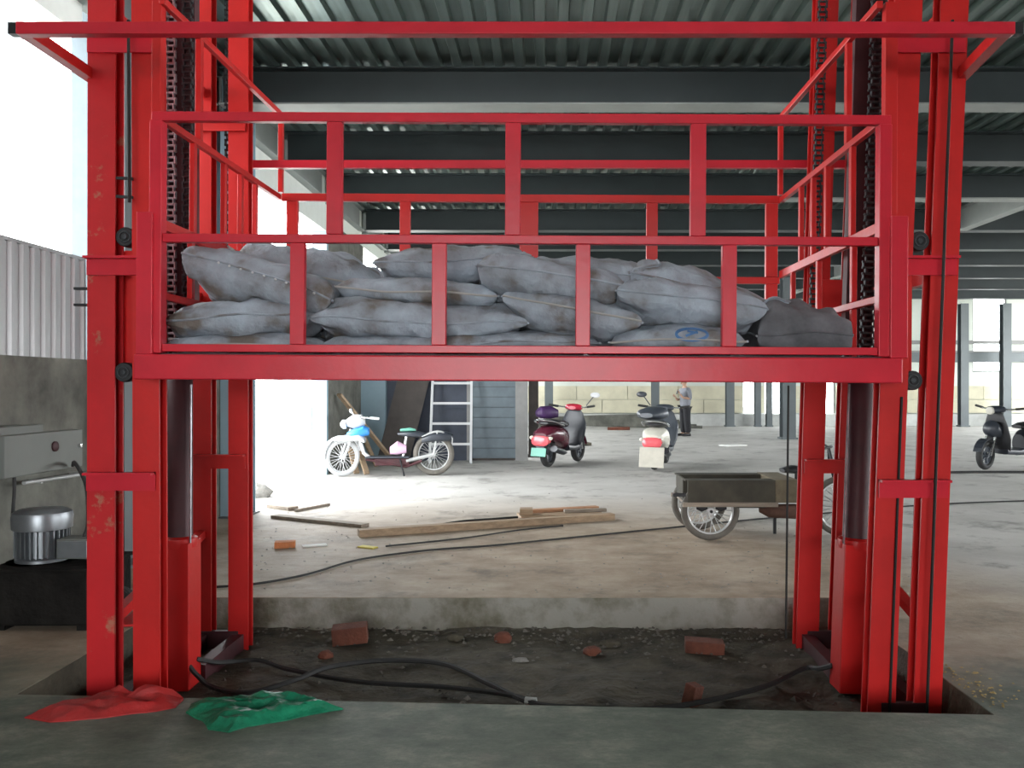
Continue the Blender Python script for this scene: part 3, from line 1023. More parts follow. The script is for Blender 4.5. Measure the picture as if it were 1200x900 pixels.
# =================================================================== SACKS
def sack_mesh(L, W, T, seed, droop=0.0, lump=1.0):
    """filled sack: two bulging sheets sewn at the rim, long axis x; the rim stands out as a seam, ends pinch to ears"""
    r = random.Random(seed)
    nu, nv = 40, 22
    sd = Vector((r.random() * 50, r.random() * 50, r.random() * 50))
    vs, fs, sides = [], [], []

    def pt(u, v, side):
        # u, v in -1..1
        ex = 1 - abs(u) ** 3.2
        ey = 1 - abs(v) ** 2.6
        bulge = max(0.0, ex) ** 0.42 * max(0.0, ey) ** 0.40
        shr = 1 - 0.09 * (1 - abs(v) ** 2) * abs(u) ** 6            # ends pull in
        shw = 1 - 0.10 * abs(u) ** 5 + 0.05 * abs(u) ** 10
        x = u * L / 2 * shr
        y = v * W / 2 * shw
        z = side * T / 2 * bulge
        q = Vector((x * 4.2, y * 4.2, side * 2)) + sd
        z += T * 0.13 * lump * bulge * noise.noise(q)
        # creases fanning out from the ends and the sides
        e_ = abs(u) ** 4
        z += side * T * 0.17 * lump * e_ * max(0, 1 - abs(u)) ** 0.3 * math.sin(v * 11 + seed) * (1.0 if bulge > 0.02 else 0.3)
        z += side * T * 0.07 * lump * bulge * noise.noise(Vector((x * 13, y * 8, side * 5)) + sd)
        z += side * T * 0.10 * lump * bulge * (0.5 - abs(noise.noise(Vector((x * 7 + y * 3, y * 4, side * 9)) + sd)) * 1.6)
        # rim wanders
        z += T * 0.12 * (1 - bulge) * noise.noise(Vector((x * 3.0, y * 3.0, 7)) + sd)
        z -= droop * (u * 0.5 + 0.5) ** 2 * 1.0
        y += 0.012 * noise.noise(Vector((x * 7, z * 7, 3)) + sd)
        return (x, y, z)

    top = {}
    for j in range(nv + 1):
        for i in range(nu + 1):
            u = math.sin((-1 + 2 * i / nu) * math.pi / 2 * 0.96) / math.sin(math.pi / 2 * 0.96)
            v = math.sin((-1 + 2 * j / nv) * math.pi / 2 * 0.96) / math.sin(math.pi / 2 * 0.96)
            top[i, j, 1] = len(vs)
            vs.append(pt(u, v, 1))
            sides.append(1)
            if i in (0, nu) or j in (0, nv):
                top[i, j, -1] = top[i, j, 1]
            else:
                top[i, j, -1] = len(vs)
                vs.append(pt(u, v, -1))
                sides.append(-1)
    for j in range(nv):
        for i in range(nu):
            fs.append((top[i, j, 1], top[i + 1, j, 1], top[i + 1, j + 1, 1], top[i, j + 1, 1]))
            fs.append((top[i, j + 1, -1], top[i + 1, j + 1, -1], top[i + 1, j, -1], top[i, j, -1]))
    rim_front = [top[i, 0, 1] for i in range(nu + 1)]
    rim_l = [top[0, j, 1] for j in range(nv + 1)]
    rim_r = [top[nu, j, 1] for j in range(nv + 1)]
    return vs, fs, sides, rim_front, rim_l, rim_r


SACKS = [
    # px, py, width px, height px, tilt (right end down), yaw, depth y, droop, roll, label
    (290, 406, 186, 30, 0, 4, 4.50, 0, 0, 'flattened grey sack lowest in the stack beside the electric pump mast'),
    (287, 379, 184, 54, -4, 8, 4.50, 0, -8, 'grey sack with a long pale edge seam under the steeply tilted sack'),
    (308, 341, 196, 60, 17, -8, 4.52, 0, -16, 'steeply tilted grey sack with white stitching dots along its seam'),
    (358, 315, 178, 52, 9, 12, 4.84, 0, 10, 'rumpled brown-stained grey sack resting on the steeply tilted sack'),
    (486, 405, 204, 30, 0, -3, 4.48, 0, 0, 'flattened grey sack under the fattest sack of the stack'),
    (492, 374, 248, 52, 1, 3, 4.48, 0, 4, 'fattest and longest grey sack with crumpled ends'),
    (496, 345, 190, 34, 3, -5, 4.56, 0, 0, 'thin grey sack squeezed between the fattest sack and the topmost one'),
    (530, 313, 182, 42, -3, 4, 4.70, 0, -4, 'topmost thin grey sack with a knotted ear and brown edge line'),
    (622, 404, 150, 32, -1, 5, 4.48, 0, 0, 'pale grey sack lying on the deck under the crumpled-eared sack'),
    (674, 376, 164, 50, 11, -7, 4.47, 0, -10, 'grey sack with a crumpled ear tilting down to the logo sack'),
    (641, 338, 176, 48, 7, 5, 4.47, 0, -12, 'grey sack with a folded white-lipped end on the crumpled-eared sack'),
    (696, 322, 156, 42, 5, -4, 4.80, 0, 0, 'dusty grey sack topmost behind the white-lipped sack'),
    (795, 400, 156, 38, 0, -4, 4.42, 0, 0, 'grey sack with a faint blue printed logo on its side'),
    (800, 366, 178, 56, 8, 6, 4.47, 0, -12, 'plump grey sack with a sewn edge lying on the logo sack'),
    (832, 343, 192, 52, 13, -3, 4.74, 0.09, 0, 'brownish grey sack drooping over the end of the stack'),
    (933, 394, 118, 74, 3, 6, 4.60, 0, 0, 'dark slumped sack at the end of the stack under the drooping sack'),
]
from mathutils.bvhtree import BVHTree
from mathutils import Euler
SHAPES, WORLD = {}, {}
settled = []


def deck_z(x):
    return 1.60 - (x - PO.x) * math.tan(R(0.3))


def pressed_out(p, tree, d):
    """distance from p along d to the outside of a settled sack, 0 when p is not inside it"""
    q, n, first = p.copy(), 0, 0.0
    for _ in range(30):
        h = tree.ray_cast(q, d)
        if h[0] is None:
            break
        n += 1
        if n == 1:
            first = (h[0] - p).length
        q = h[0] + d * 1e-5
    return first if n % 2 else 0.0


# lowest sacks first; each later sack takes the shape of what it lies on
for k in (0, 4, 8, 12, 15, 1, 5, 9, 13, 2, 6, 10, 14, 3, 7, 11):
    cx, cy, wp, hp, tilt, yaw, D, droop, roll, lab = SACKS[k]
    L = wp / F * (D - 0.16)
    T = hp / F * (D - 0.16) * 1.06
    c = at(cx, cy, D - 0.16)
    c.y = D
    vs, fs, sides, rf, rl_, rr_ = sack_mesh(L, 0.56, T, 11 + k * 3, droop)
    mt = Euler((R(roll), R(tilt), R(yaw))).to_matrix()
    wv = [c + mt @ Vector(v) for v in vs]
    bottom = k in (0, 4, 8, 12, 15)
    for i, p in enumerate(wv):
        t = max(0.0, 1 - max(0.0, abs(p.y - 4.41) - 0.05) / 0.10)      # pressed in by the rail post
        p.x = min(max(p.x, -1.868 + 0.052 * t), 1.600 - 0.036 * t)
        for _ in range(5):
            moved = False
            for kk, tree in settled:
                if bottom:
                    d = Vector((1 if SACKS[kk][0] < cx else -1, 0, 0))
                else:
                    d = Vector((0, 0, 1))
                e_ = pressed_out(p, tree, d)
                if e_ > 0.003:
                    p += d * (e_ + (0.012 if sides[i] > 0 and not bottom else -0.002))
                    moved = True
            if not moved:
                break
        p.z = max(p.z, deck_z(p.x) - 0.001 + (0.004 if sides[i] > 0 else 0))
    tree = BVHTree.FromPolygons(wv, fs)
    # the sacks underneath give way a little where they still press into this one
    if not bottom:
        down = Vector((0, 0, -1))
        for n_, (kk, t_) in enumerate(settled):
            low = WORLD[kk][1]
            hit = False
            for p in low:
                e_ = pressed_out(p, tree, down)
                if 0.003 < e_ < 0.12:
                    p += down * (e_ - 0.002)
                    p.z = max(p.z, deck_z(p.x) - 0.001)
                    hit = True
            if hit:
                settled[n_] = (kk, BVHTree.FromPolygons(low, WORLD[kk][2]))
    settled.append((k, tree))
    WORLD[k] = (c, wv, fs, mt.inverted(), rf, rl_, rr_)
for k, (c, wv, fs, inv, rf, rl_, rr_) in WORLD.items():
    vs = [inv @ (p - c) for p in wv]
    SHAPES[k] = (c, vs, fs, [vs[i] for i in rf], [vs[i] for i in rl_], [vs[i] for i in rr_])
for k, (cx, cy, wp, hp, tilt, yaw, D, droop, roll, lab) in enumerate(SACKS):
    c, vs, fs, rf, rl_, rr_ = SHAPES[k]
    root = empty('sack', (c.x, c.y, c.z), label=lab, cat='sack', group='sacks stacked on the lift platform')
    root.rotation_euler = (R(roll), R(tilt), R(yaw))
    b = MB()
    b.add(vs, fs)
    b.build('bag', M['sackdirty'] if k == 15 else M['sack'], root, smooth=True)
    b = MB()
    b.tube([p + Vector((0, -0.002, 0)) for p in rf[1:-1]], 0.0055, 6)
    b.build('edge_seam', M['sackdirty'] if k == 15 else M['sack'] if k % 3 else M['thread'], root, smooth=True)
    for dx_, rim in ((-0.004, rl_), (0.004, rr_)):
        MB().tube([p + Vector((dx_, 0, 0)) for p in rim[1:-1]], 0.006, 6).build('end_hem', M['sack'], root, smooth=True)
    if k == 2:   # white stitches along the seam
        b = MB()
        for i in range(14, 34, 2):
            p = rf[i]
            b.lathe([(0, -0.008), (0.006, -0.003), (0.006, 0.003), (0, 0.008)], 8, align(p + Vector((0, -0.006, -0.008)), (1, 0, 0)))
        b.build('stitching', M['white'], root, smooth=True)
    if k == 12:  # blue ring logo printed on the front of the sack
        bm = bmesh.new()
        mev = b2 = MB().add(vs, fs).mesh('tmp')
        bm.from_mesh(mev)
        bvh = BVHTree.FromBMesh(bm)
        mt = root.rotation_euler.to_matrix()
        lg = MB()
        pc = at(806, 400, D - 0.16) - Vector((c.x, D - 0.16, c.z))

        def proj(dx, dz):
            o_ = mt.inverted() @ (pc + Vector((dx, -0.5, dz)))
            h = bvh.ray_cast(o_, mt.inverted() @ Vector((0, 1, 0)))
            return (h[0] + mt.inverted() @ Vector((0, -0.007, 0))) if h[0] else None

        def strip(path, wd):
            q = []
            for t, (dx, dz) in enumerate(path):
                nx = path[min(t + 1, len(path) - 1)]
                pv = path[max(t - 1, 0)]
                d = Vector((nx[0] - pv[0], nx[1] - pv[1])).normalized()
                a_ = proj(dx - d.y * wd, dz + d.x * wd)
                c_ = proj(dx + d.y * wd, dz - d.x * wd)
                q.append((a_, c_))
            for (a0, c0), (a1, c1) in zip(q, q[1:]):
                if None not in (a0, c0, a1, c1):
                    lg.add([a0, c0, c1, a1], [(0, 1, 2, 3)])
        strip([(0.075 * math.cos(t / 24 * 2 * math.pi), 0.028 + 0.03 * math.sin(t / 24 * 2 * math.pi)) for t in range(25)], 0.007)
        strip([(-0.03 + 0.06 * t / 8, 0.02 + 0.022 * t / 8) for t in range(9)], 0.006)
        strip([(-0.02 + 0.05 * t / 8, 0.045 - 0.01 * t / 8) for t in range(9)], 0.005)
        if lg.v:
            lg.build('printed_logo', M['print'], root)
        bm.free()

# =================================================================== LEFT: PUMP UNIT AND CONTROL BOX
e = empty('pump_unit', (-3.0, 5.3, 0), label='silver finned electric motor standing on a black oil tank', cat='pump')
MB().box((-0.30, -0.25, 0.03), (0.29, 0.28, 0.355)).build('oil_tank', M['tank'], e, bevel=0.015)
MB().box((-0.32, -0.27, 0.355), (0.31, 0.30, 0.37)).build('tank_lid', M['tank'], e, bevel=0.004)
MB().box((-0.28, -0.23, 0.0), (-0.22, 0.26, 0.03)).box((0.21, -0.23, 0.0), (0.27, 0.26, 0.03)).build('tank_foot', M['tank'], e)
mx_, my_ = -0.14, 0.02
Mm = Matrix.Translation((mx_, my_, 0.37))
MB().lathe([(0, 0), (0.15, 0), (0.15, 0.018), (0.125, 0.03), (0.125, 0.21), (0, 0.21)], 32, Mm).build('motor_body', M['alu'], e, smooth=True)
for k in range(30):
    a = 2 * math.pi * k / 30
    Mf = Mm @ Matrix.Rotation(a, 4, 'Z')
    MB().box((0.12, -0.004, 0.03), (0.155, 0.004, 0.205), Mf).build('cooling_fin', M['alu'], e)
MB().lathe([(0.155, 0.195), (0.168, 0.20), (0.172, 0.27), (0.165, 0.30), (0.13, 0.318), (0.0, 0.322)], 32, Mm).build('fan_cowl', M['alu'], e, smooth=True)
MB().lathe([(0.0, -0.012), (0.2, -0.012), (0.2, 0.0), (0.0, 0.0)], 24, Mm).build('mount_flange', M['tank'], e, smooth=True)
MB().box((0.02, -0.11, 0.40), (0.22, 0.06, 0.52)).build('terminal_box', M['box'], e, bevel=0.006)
MB().box((0.03, -0.118, 0.41), (0.21, -0.11, 0.51)).build('terminal_lid', M['alu'], e, bevel=0.003)
MB().lathe([(0, 0), (0.035, 0), (0.035, 0.05), (0, 0.06)], 16, Matrix.Translation((0.24, 0.16, 0.37))).build('filler_cap', M['black'], e, smooth=True)

e = empty('control_box', (XL, 5.6, 0.88), label='grey metal control box with red button on the plaster wall', cat='control box')
MB().box((0.0, -0.85, 0.05), (0.20, 0.17, 0.315)).build('cabinet', M['box'], e, bevel=0.006)
dr = MB().box((0.202, -0.35, 0.0), (0.27, 0.53, 0.265)).build('door', M['box'], e, bevel=0.006)
MB().lathe([(0, 0), (0.035, 0), (0.035, 0.012), (0.02, 0.02), (0, 0.022)], 18, align((0.27, 0.18, 0.165), (1, 0, 0))).build('button', M['maroon'], dr, smooth=True)
MB().lathe([(0, 0), (0.014, 0), (0.014, 0.02), (0, 0.022)], 14, align((0.27, 0.48, 0.15), (1, 0, 0))).build('lock', M['chrome'], dr, smooth=True)
MB().box((0.0, 0.17, 0.02), (0.20, 0.50, 0.25)).build('side_cabinet', M['box'], e, bevel=0.005)


def path(pts, n=8):
    """Catmull-Rom through the points"""
    P = [Vector(p) for p in pts]
    out = []
    for i in range(len(P) - 1):
        p0, p1, p2, p3 = P[max(i - 1, 0)], P[i], P[i + 1], P[min(i + 2, len(P) - 1)]
        for k in range(n):
            t = k / n
            out.append(0.5 * ((2 * p1) + (p2 - p0) * t + (2 * p0 - 5 * p1 + 4 * p2 - p3) * t * t + (3 * p1 - p0 - 3 * p2 + p3) * t ** 3))
    out.append(P[-1])
    return out


def cable(name, pts, r, m_, label, cat='cable', group=None, n=8):
    pp = path(pts, n)
    o = pp[0].copy()
    b = MB().tube([p - o for p in pp], r, 6)
    ob = b.build(name, m_, smooth=True, label=label, cat=cat, group=group)
    ob.location = o
    return ob


b = MB().tube([(-3.52, 5.75, 0.80), (-3.52, 6.72, 0.78)], 0.014, 10)
o = b.build('conduit', M['galv'], smooth=True, label='thin galvanised conduit running along the plaster wall', cat='pipe')
for y in (5.95, 6.45):
    MB().box((XL, y - 0.012, 0.775), (-3.515, y + 0.012, 0.805)).build('clip', M['galv'], o)
cable('motor_cable', [(-3.40, 5.45, 0.95), (-3.39, 5.44, 0.80), (-3.385, 5.42, 0.68), (-3.375, 5.40, 0.58), (-3.33, 5.39, 0.50), (-3.27, 5.37, 0.48)], 0.012, M['rubber'], 'black cable from the control box to the motor cowl')
cable('motor_cable', [(-3.3, 5.95, 0.90), (-3.2, 5.8, 0.93), (-3.02, 5.6, 0.80), (-2.90, 5.40, 0.60), (-2.87, 5.30, 0.515)], 0.012, M['rubber'], 'black cable arching from the control box to the terminal box')
cable('hydraulic_hose', [(-2.72, 5.2, 0.25), (-2.5, 5.12, 0.22), (-2.38, 5.02, 0.08), (-2.29, 4.90, -0.05), (-2.21, 4.82, -0.078), (-2.14, 4.76, -0.075), (-2.10, 4.73, -0.06)], 0.016, M['rubber'], 'black hydraulic hose dropping from the oil tank into the pit', 'hose')
MB().bar((0, 0, 0), (0.10, -0.62, 0), 0.1, 0.014).build('steel_offcut', M['red'], label='flat red steel offcut lying against the oil tank', cat='steel bar').location = (-2.63, 5.75, 0.012)

# =================================================================== SHEETS ON THE SLAB IN FRONT
def edgeY(x):
    t = (x - pFL.x) / (pFR.x - pFL.x)
    return pFL.y + (pFR.y - pFL.y) * t


def crumpled(name, outline, hgt, seed, m_, label, cat):
    pts = []
    for px, py in outline:
        p = fl(px, py)
        if p.y > edgeY(p.x) - 0.03:
            D = edgeY(p.x) - 0.03
            p = at(px, py, D)
        pts.append(p)
    n0 = len(pts)
    # densify
    dense = []
    for i in range(n0):
        a, c = pts[i], pts[(i + 1) % n0]
        for k in range(8):
            q = a.lerp(c, k / 8)
            j = 0.012
            dense.append(q + Vector((j * noise.noise(q * 9), j * noise.noise(q * 9 + Vector((5, 0, 0))), 0)))
    cen = sum(dense, Vector()) / len(dense)
    base = Vector((cen.x, cen.y, 0))
    rings = 14
    vs, fs = [], []
    N_ = len(dense)
    for rg in range(rings + 1):
        s = 1 - rg / rings
        for p in dense:
            q = Vector((cen.x, cen.y, cen.z)).lerp(p, s) if s > 0 else Vector((cen.x, cen.y, cen.z))
            w_ = min(1.0, (1 - s) * 4.0) * 0.92 + 0.08
            rid = 1 - abs(noise.noise(Vector((q.x * 5 + seed, q.y * 11, 0))) * 2)
            rid2 = 1 - abs(noise.noise(Vector((q.x * 13 + seed, q.y * 22, 4))) * 2)
            z = q.z * 0.9 + hgt * w_ * (0.35 + 0.55 * rid + 0.25 * rid2) + 0.004
            vs.append(Vector((q.x, q.y, max(0.003, z))) - base)
    for rg in range(rings):
        for k in range(N_):
            k2 = (k + 1) % N_
            fs.append((rg * N_ + k, rg * N_ + k2, (rg + 1) * N_ + k2, (rg + 1) * N_ + k))
    # underside
    st = len(vs)
    for p in dense:
        vs.append(Vector((p.x, p.y, 0.001)) - base)
    for k in range(N_):
        k2 = (k + 1) % N_
        fs.append((k2, k, st + k, st + k2))
    fs.append(tuple(st + k for k in range(N_)))
    b = MB().add(vs, fs)
    o = b.build(name, m_, smooth=True, label=label, cat=cat)
    o.location = base
    return o


crumpled('plastic_sack', [(28, 842), (60, 832), (95, 822), (118, 812), (140, 808), (160, 818), (176, 816), (181, 804), (200, 808), (215, 819), (205, 830), (170, 836), (120, 842), (60, 847)],
         0.035, 3.0, M['redbag'], 'crumpled red plastic sheet lying on the concrete by the mast', 'plastic sheet')
crumpled('plastic_sack', [(217, 836), (226, 826), (270, 822), (325, 814), (352, 814), (375, 822), (404, 832), (365, 838), (320, 848), (290, 852), (268, 859), (244, 855), (238, 846)],
         0.042, 8.0, M['greenbag'], 'crumpled green plastic sack lying on the concrete beside the red sheet', 'plastic sack')

# =================================================================== PIT AND FLOOR ODDMENTS
hz = -PIT + 0.03
cable('hydraulic_hose', [(-1.94, 4.73, -0.06), (-1.87, 4.86, -0.12), (-1.835, 5.03, hz), fl(304, 774, hz), fl(340, 785, hz), fl(420, 799, hz), fl(520, 805, hz), fl(600, 815, hz), fl(625, 824, hz)], 0.013, M['rubber'], 'black hose lying straight along the pit from the pump side', 'hose')
cable('hydraulic_hose', [(-1.94, 4.64, -0.07), (-1.89, 4.63, -0.12), (-1.80, 4.60, hz), fl(290, 812, hz), fl(345, 797, hz + 0.02), fl(385, 782, hz + 0.02), fl(450, 774, hz), fl(520, 778, hz), fl(575, 802, hz), fl(625, 824, hz), fl(690, 830, hz), fl(760, 831, hz),
                         fl(830, 821, hz), fl(900, 803, hz), (1.48, 4.90, hz), (1.54, 4.81, -0.14), (1.58, 4.71, -0.09)], 0.014, M['rubber'], 'black hose arching across the pit to the mast by the tricycle', 'hose')
b = MB().lathe([(0, -0.03), (0.022, -0.03), (0.022, 0.03), (0, 0.03)], 6, align((0, 0, 0), (1, -0.2, 0)))
o = b.build('hose_coupling', M['galv'], label='steel coupling joining the hoses in the pit', cat='coupling')
o.location = fl(622, 822, hz)

cz = 0.012
cable('power_cable', [fl(250, 688, cz), fl(300, 684, cz), fl(360, 673, cz), fl(420, 656, cz), fl(500, 645, cz), fl(580, 639, cz), fl(650, 632, cz), fl(720, 625, cz), fl(800, 617, cz), fl(870, 610, cz), fl(960, 602, cz), fl(1080, 592, cz), fl(1200, 587, cz), fl(1320, 586, cz)],
      0.009, M['rubber'], 'long black cable snaking across the earth past the tricycle')
cable('power_cable', [fl(452, 640, cz), fl(540, 631, cz), fl(610, 621, cz), fl(660, 616, cz)], 0.008, M['rubber'], 'short thin cable lying along the long timber')
cable('power_cable', [fl(505, 617, 0.0125), fl(540, 611, 0.0125), fl(580, 608, 0.0125), fl(606.8, 606, 0.0125)], 0.012, M['rubber'], 'short thick cable tail running up to the board pile')
cable('power_cable', [fl(1105, 553.5, 0.0205), fl(1150, 553, 0.0205), fl(1220, 553.2, 0.0205), fl(1300, 553.5, 0.0205)], 0.02, M['rubber'], 'dark cable lying on the slab by the parked black motorcycle')


def plank(name, p, q, wd, h, m_, label, z=0.0, cat='plank', group=None):
    p, q = Vector(p), Vector(q)
    b = MB().bar((0, 0, h / 2), (q - p) + Vector((0, 0, h / 2)), wd, h)
    o = b.build(name, m_, bevel=0.003, label=label, cat=cat, group=group)
    o.location = p + Vector((0, 0, z))
    return o


plank('timber', fl(420, 629), fl(718, 609), 0.11, 0.07, M['wood'], 'long squared timber lying on the earth', 0.001, 'timber')
plank('board', fl(322, 607), fl(428, 618), 0.12, 0.035, M['woodgrey'], 'dark weathered board lying alone on the earth', 0.001)
plank('board', fl(608, 606), fl(704, 603), 0.28, 0.03, M['wood'], 'pale board lying flat behind the long timber', 0.001)
plank('board', fl(622, 604), fl(700, 599.5), 0.10, 0.035, M['rustwood'], 'orange-brown board on top of the pale board', 0.0315)
plank('board', (0.20, 9.60, 0), (0.68, 9.70, 0), 0.06, 0.035, M['woodgrey'], 'narrow grey batten lying along the orange-brown board of the pile', 0.032)
plank('wood_block', (-0.29, 9.46, 0), (-0.15, 9.46, 0), 0.16, 0.07, M['wood'], 'short pale wood block at the end of the board pile', 0.0315, 'wood block')
plank('board', fl(318, 594.5), fl(344, 598), 0.14, 0.04, M['woodgrey'], 'small dark offcut lying in the bright doorway light', 0.001)
plank('stick', fl(346, 600), fl(386, 592.5), 0.03, 0.03, M['woodgrey'], 'thin dark stick beside the small dark offcut', 0.001, 'stick')
plank('brick_piece', fl(322, 642), fl(346, 641), 0.11, 0.055, M['brickorange'], 'orange brick piece lying on the earth', 0.001, 'brick')
plank('paper_scrap', fl(354, 641), fl(383, 639), 0.10, 0.012, M['paper'], 'white paper scrap beside the orange brick piece', 0.001, 'paper')
plank('plastic_scrap', fl(422, 641), fl(440, 643), 0.08, 0.012, M['yellow'], 'yellow scrap lying in front of the long timber', 0.001, 'scrap')


def rock(name, c, s, m_, label, cat='stone', seed=0, group=None):
    bm = bmesh.new()
    bmesh.ops.create_icosphere(bm, subdivisions=2, radius=1)
    for v in bm.verts:
        n_ = v.co.normalized()
        k = 1 + 0.28 * noise.noise(n_ * 1.6 + Vector((seed, seed * 2, 0))) + 0.12 * noise.noise(n_ * 4 + Vector((seed, 0, 0)))
        v.co = Vector((n_.x * k * s[0], n_.y * k * s[1], max(-0.55, n_.z * k) * s[2]))
    me = bpy.data.meshes.new(name)
    bm.to_mesh(me)
    bm.free()
    me.materials.append(m_)
    o = bpy.data.objects.new(name, me)
    C.objects.link(o)
    o.location = Vector(c) + Vector((0, 0, s[2] * 0.5))
    return tag(o, label, cat, group)


def brick(c, rot, label, m_='brick', size=(0.24, 0.115, 0.055)):
    b = MB().box((-size[0] / 2, -size[1] / 2, 0), (size[0] / 2, size[1] / 2, size[2]))
    o = b.build('brick', M[m_], bevel=0.006, label=label, cat='brick')
    o.location = c
    o.rotation_euler = rot
    return o


pz = -PIT
brick(fl(411, 754, pz) + Vector((0, 0, 0.01)), (R(6), R(-4), R(8)), 'whole red brick on edge against the pit step', size=(0.22, 0.115, 0.11))
brick(fl(825, 764, pz) + Vector((0, 0, 0.0)), (0, R(3), R(-6)), 'dark red brick lying flat at the foot of the pit step', size=(0.24, 0.12, 0.075))
brick(fl(809, 826, pz) + Vector((0, 0, 0.0)), (R(10), R(8), R(40)), 'broken red brick standing in the loop of the pit hose', size=(0.075, 0.07, 0.11))
rock('stone', fl(590, 752, pz), (0.06, 0.05, 0.045), M['brick'], 'reddish stone near the middle of the pit step', seed=3)
rock('stone', fl(533, 750, pz), (0.06, 0.045, 0.03), M['pit'], 'flat dark stone near the middle of the pit step', seed=5)
rock('stone', fl(694, 766, pz), (0.06, 0.05, 0.03), M['brick'], 'small rust-red lump lying alone in the pit', seed=8)
rock('stone', fl(715, 757, pz), (0.07, 0.04, 0.03), M['pit'], 'dark clod of earth behind the rust-red lump', seed=9)
rock('stone', fl(382, 772, pz), (0.045, 0.04, 0.035), M['brick'], 'small red lump beside the arching hose', seed=12)
rock('stone', fl(610, 776, pz), (0.05, 0.03, 0.02), M['stone'], 'flat grey stone in the middle of the pit', seed=14)
rock('stone', fl(300, 582), (0.22, 0.15, 0.12), M['stone'], 'grey rubble lump at the bright doorway', seed=16)
# uncountable rubble in the pit and crumbs on the earth
b = MB()
rr = random.Random(5)


def crumb(c, s):
    th = rr.random() * 6.28
    vs = []
    for dx, dy, dz in ((1, 0, 0), (0, 1, 0), (-1, 0, 0), (0, -1, 0), (0.2, 0.1, 0.9), (0.0, 0.0, -0.3)):
        k = s * (0.7 + 0.6 * rr.random())
        x, y = dx * math.cos(th) - dy * math.sin(th), dx * math.sin(th) + dy * math.cos(th)
        vs.append((c[0] + x * k, c[1] + y * k, c[2] + dz * k * 0.7))
    b.add(vs, [(0, 1, 4), (1, 2, 4), (2, 3, 4), (3, 0, 4), (1, 0, 5), (2, 1, 5), (3, 2, 5), (0, 3, 5)])


for k in range(900):
    x = rr.uniform(-2.45, 1.9)
    y = rr.uniform(4.05, 5.8)
    if rr.random() < 0.5:
        y = 5.8 - abs(rr.gauss(0, 0.25))
    crumb((x, max(4.05, y), -PIT + 0.01), rr.uniform(0.005, 0.02) * (1.6 if rr.random() < 0.08 else 1))
b.build('pit_rubble', M['rubble'], label='loose pebbles and rubble scattered over the pit floor', cat='rubble', kind='stuff')
b = MB()
for k in range(420):
    y = 6.0 + abs(rr.gauss(0, 2.2))
    x = rr.uniform(-0.36, 0.45) * y
    if y < 12:
        crumb((x, y, 0.002), rr.uniform(0.004, 0.013))
b.build('floor_grit', M['stone'], label='grit and crumbs of earth scattered over the floor behind the pit', cat='grit', kind='stuff')
b = MB()
for k in range(90):
    crumb((2.0 + abs(rr.gauss(0, 0.12)), rr.uniform(3.85, 4.5), 0.002), rr.uniform(0.004, 0.011))
b.build('sand_spill', M['sand'], label='yellowish sand and chips spilt beside the mast foot', cat='sand', kind='stuff')

# =================================================================== VEHICLES
def wheel(parent, c, r, tr, axis, tyre_m, rim_m, spokes=0, name='wheel', rimw=0.02):
    Mx = align(c, axis)
    w_ = MB().torus(r - tr, tr, 36, 10, Mx).build(name, tyre_m, parent, smooth=True)
    b = MB().torus(r - 2.0 * tr, rimw * 0.6, 32, 6, Mx, 1.5)
    b.lathe([(0, -0.045), (0.035, -0.045), (0.035, 0.045), (0, 0.045)], 14, Mx)
    b.build('rim', rim_m, w_, smooth=True)
    b = MB()
    rr_ = r - 2.0 * tr
    if spokes:
        for k in range(spokes):
            a = 2 * math.pi * k / spokes
            a2 = a + (0.5 if k % 2 else -0.5)
            s = 0.035 if k % 4 < 2 else -0.035
            b.tube([Mx @ Vector((0.03 * math.cos(a2), 0.03 * math.sin(a2), s)), Mx @ Vector((rr_ * math.cos(a), rr_ * math.sin(a), 0))], 0.004, 4)
    else:
        for k in range(5):
            a = 2 * math.pi * k / 5
            b.bar(Mx @ Vector((0.03 * math.cos(a), 0.03 * math.sin(a), 0)), Mx @ Vector((rr_ * math.cos(a), rr_ * math.sin(a), 0)), 0.035, 0.03)
    b.build('spokes', rim_m, w_)
    return w_


def mirror(parent, p, q, m_glass, m_arm):
    p, q = Vector(p), Vector(q)
    o = MB().tube([p, p.lerp(q, 0.6) + Vector((0, 0, 0.01)), q], 0.008, 6).build('mirror_arm', m_arm, parent, smooth=True)
    b = MB().loft([(-0.012, 0, 0, 0.055, 0.035), (0, 0, 0, 0.075, 0.05), (0.03, 0, 0, 0.05, 0.03)], 14, 2.2, Matrix.Translation(q))
    b.build('mirror_head', m_glass, o, smooth=True)


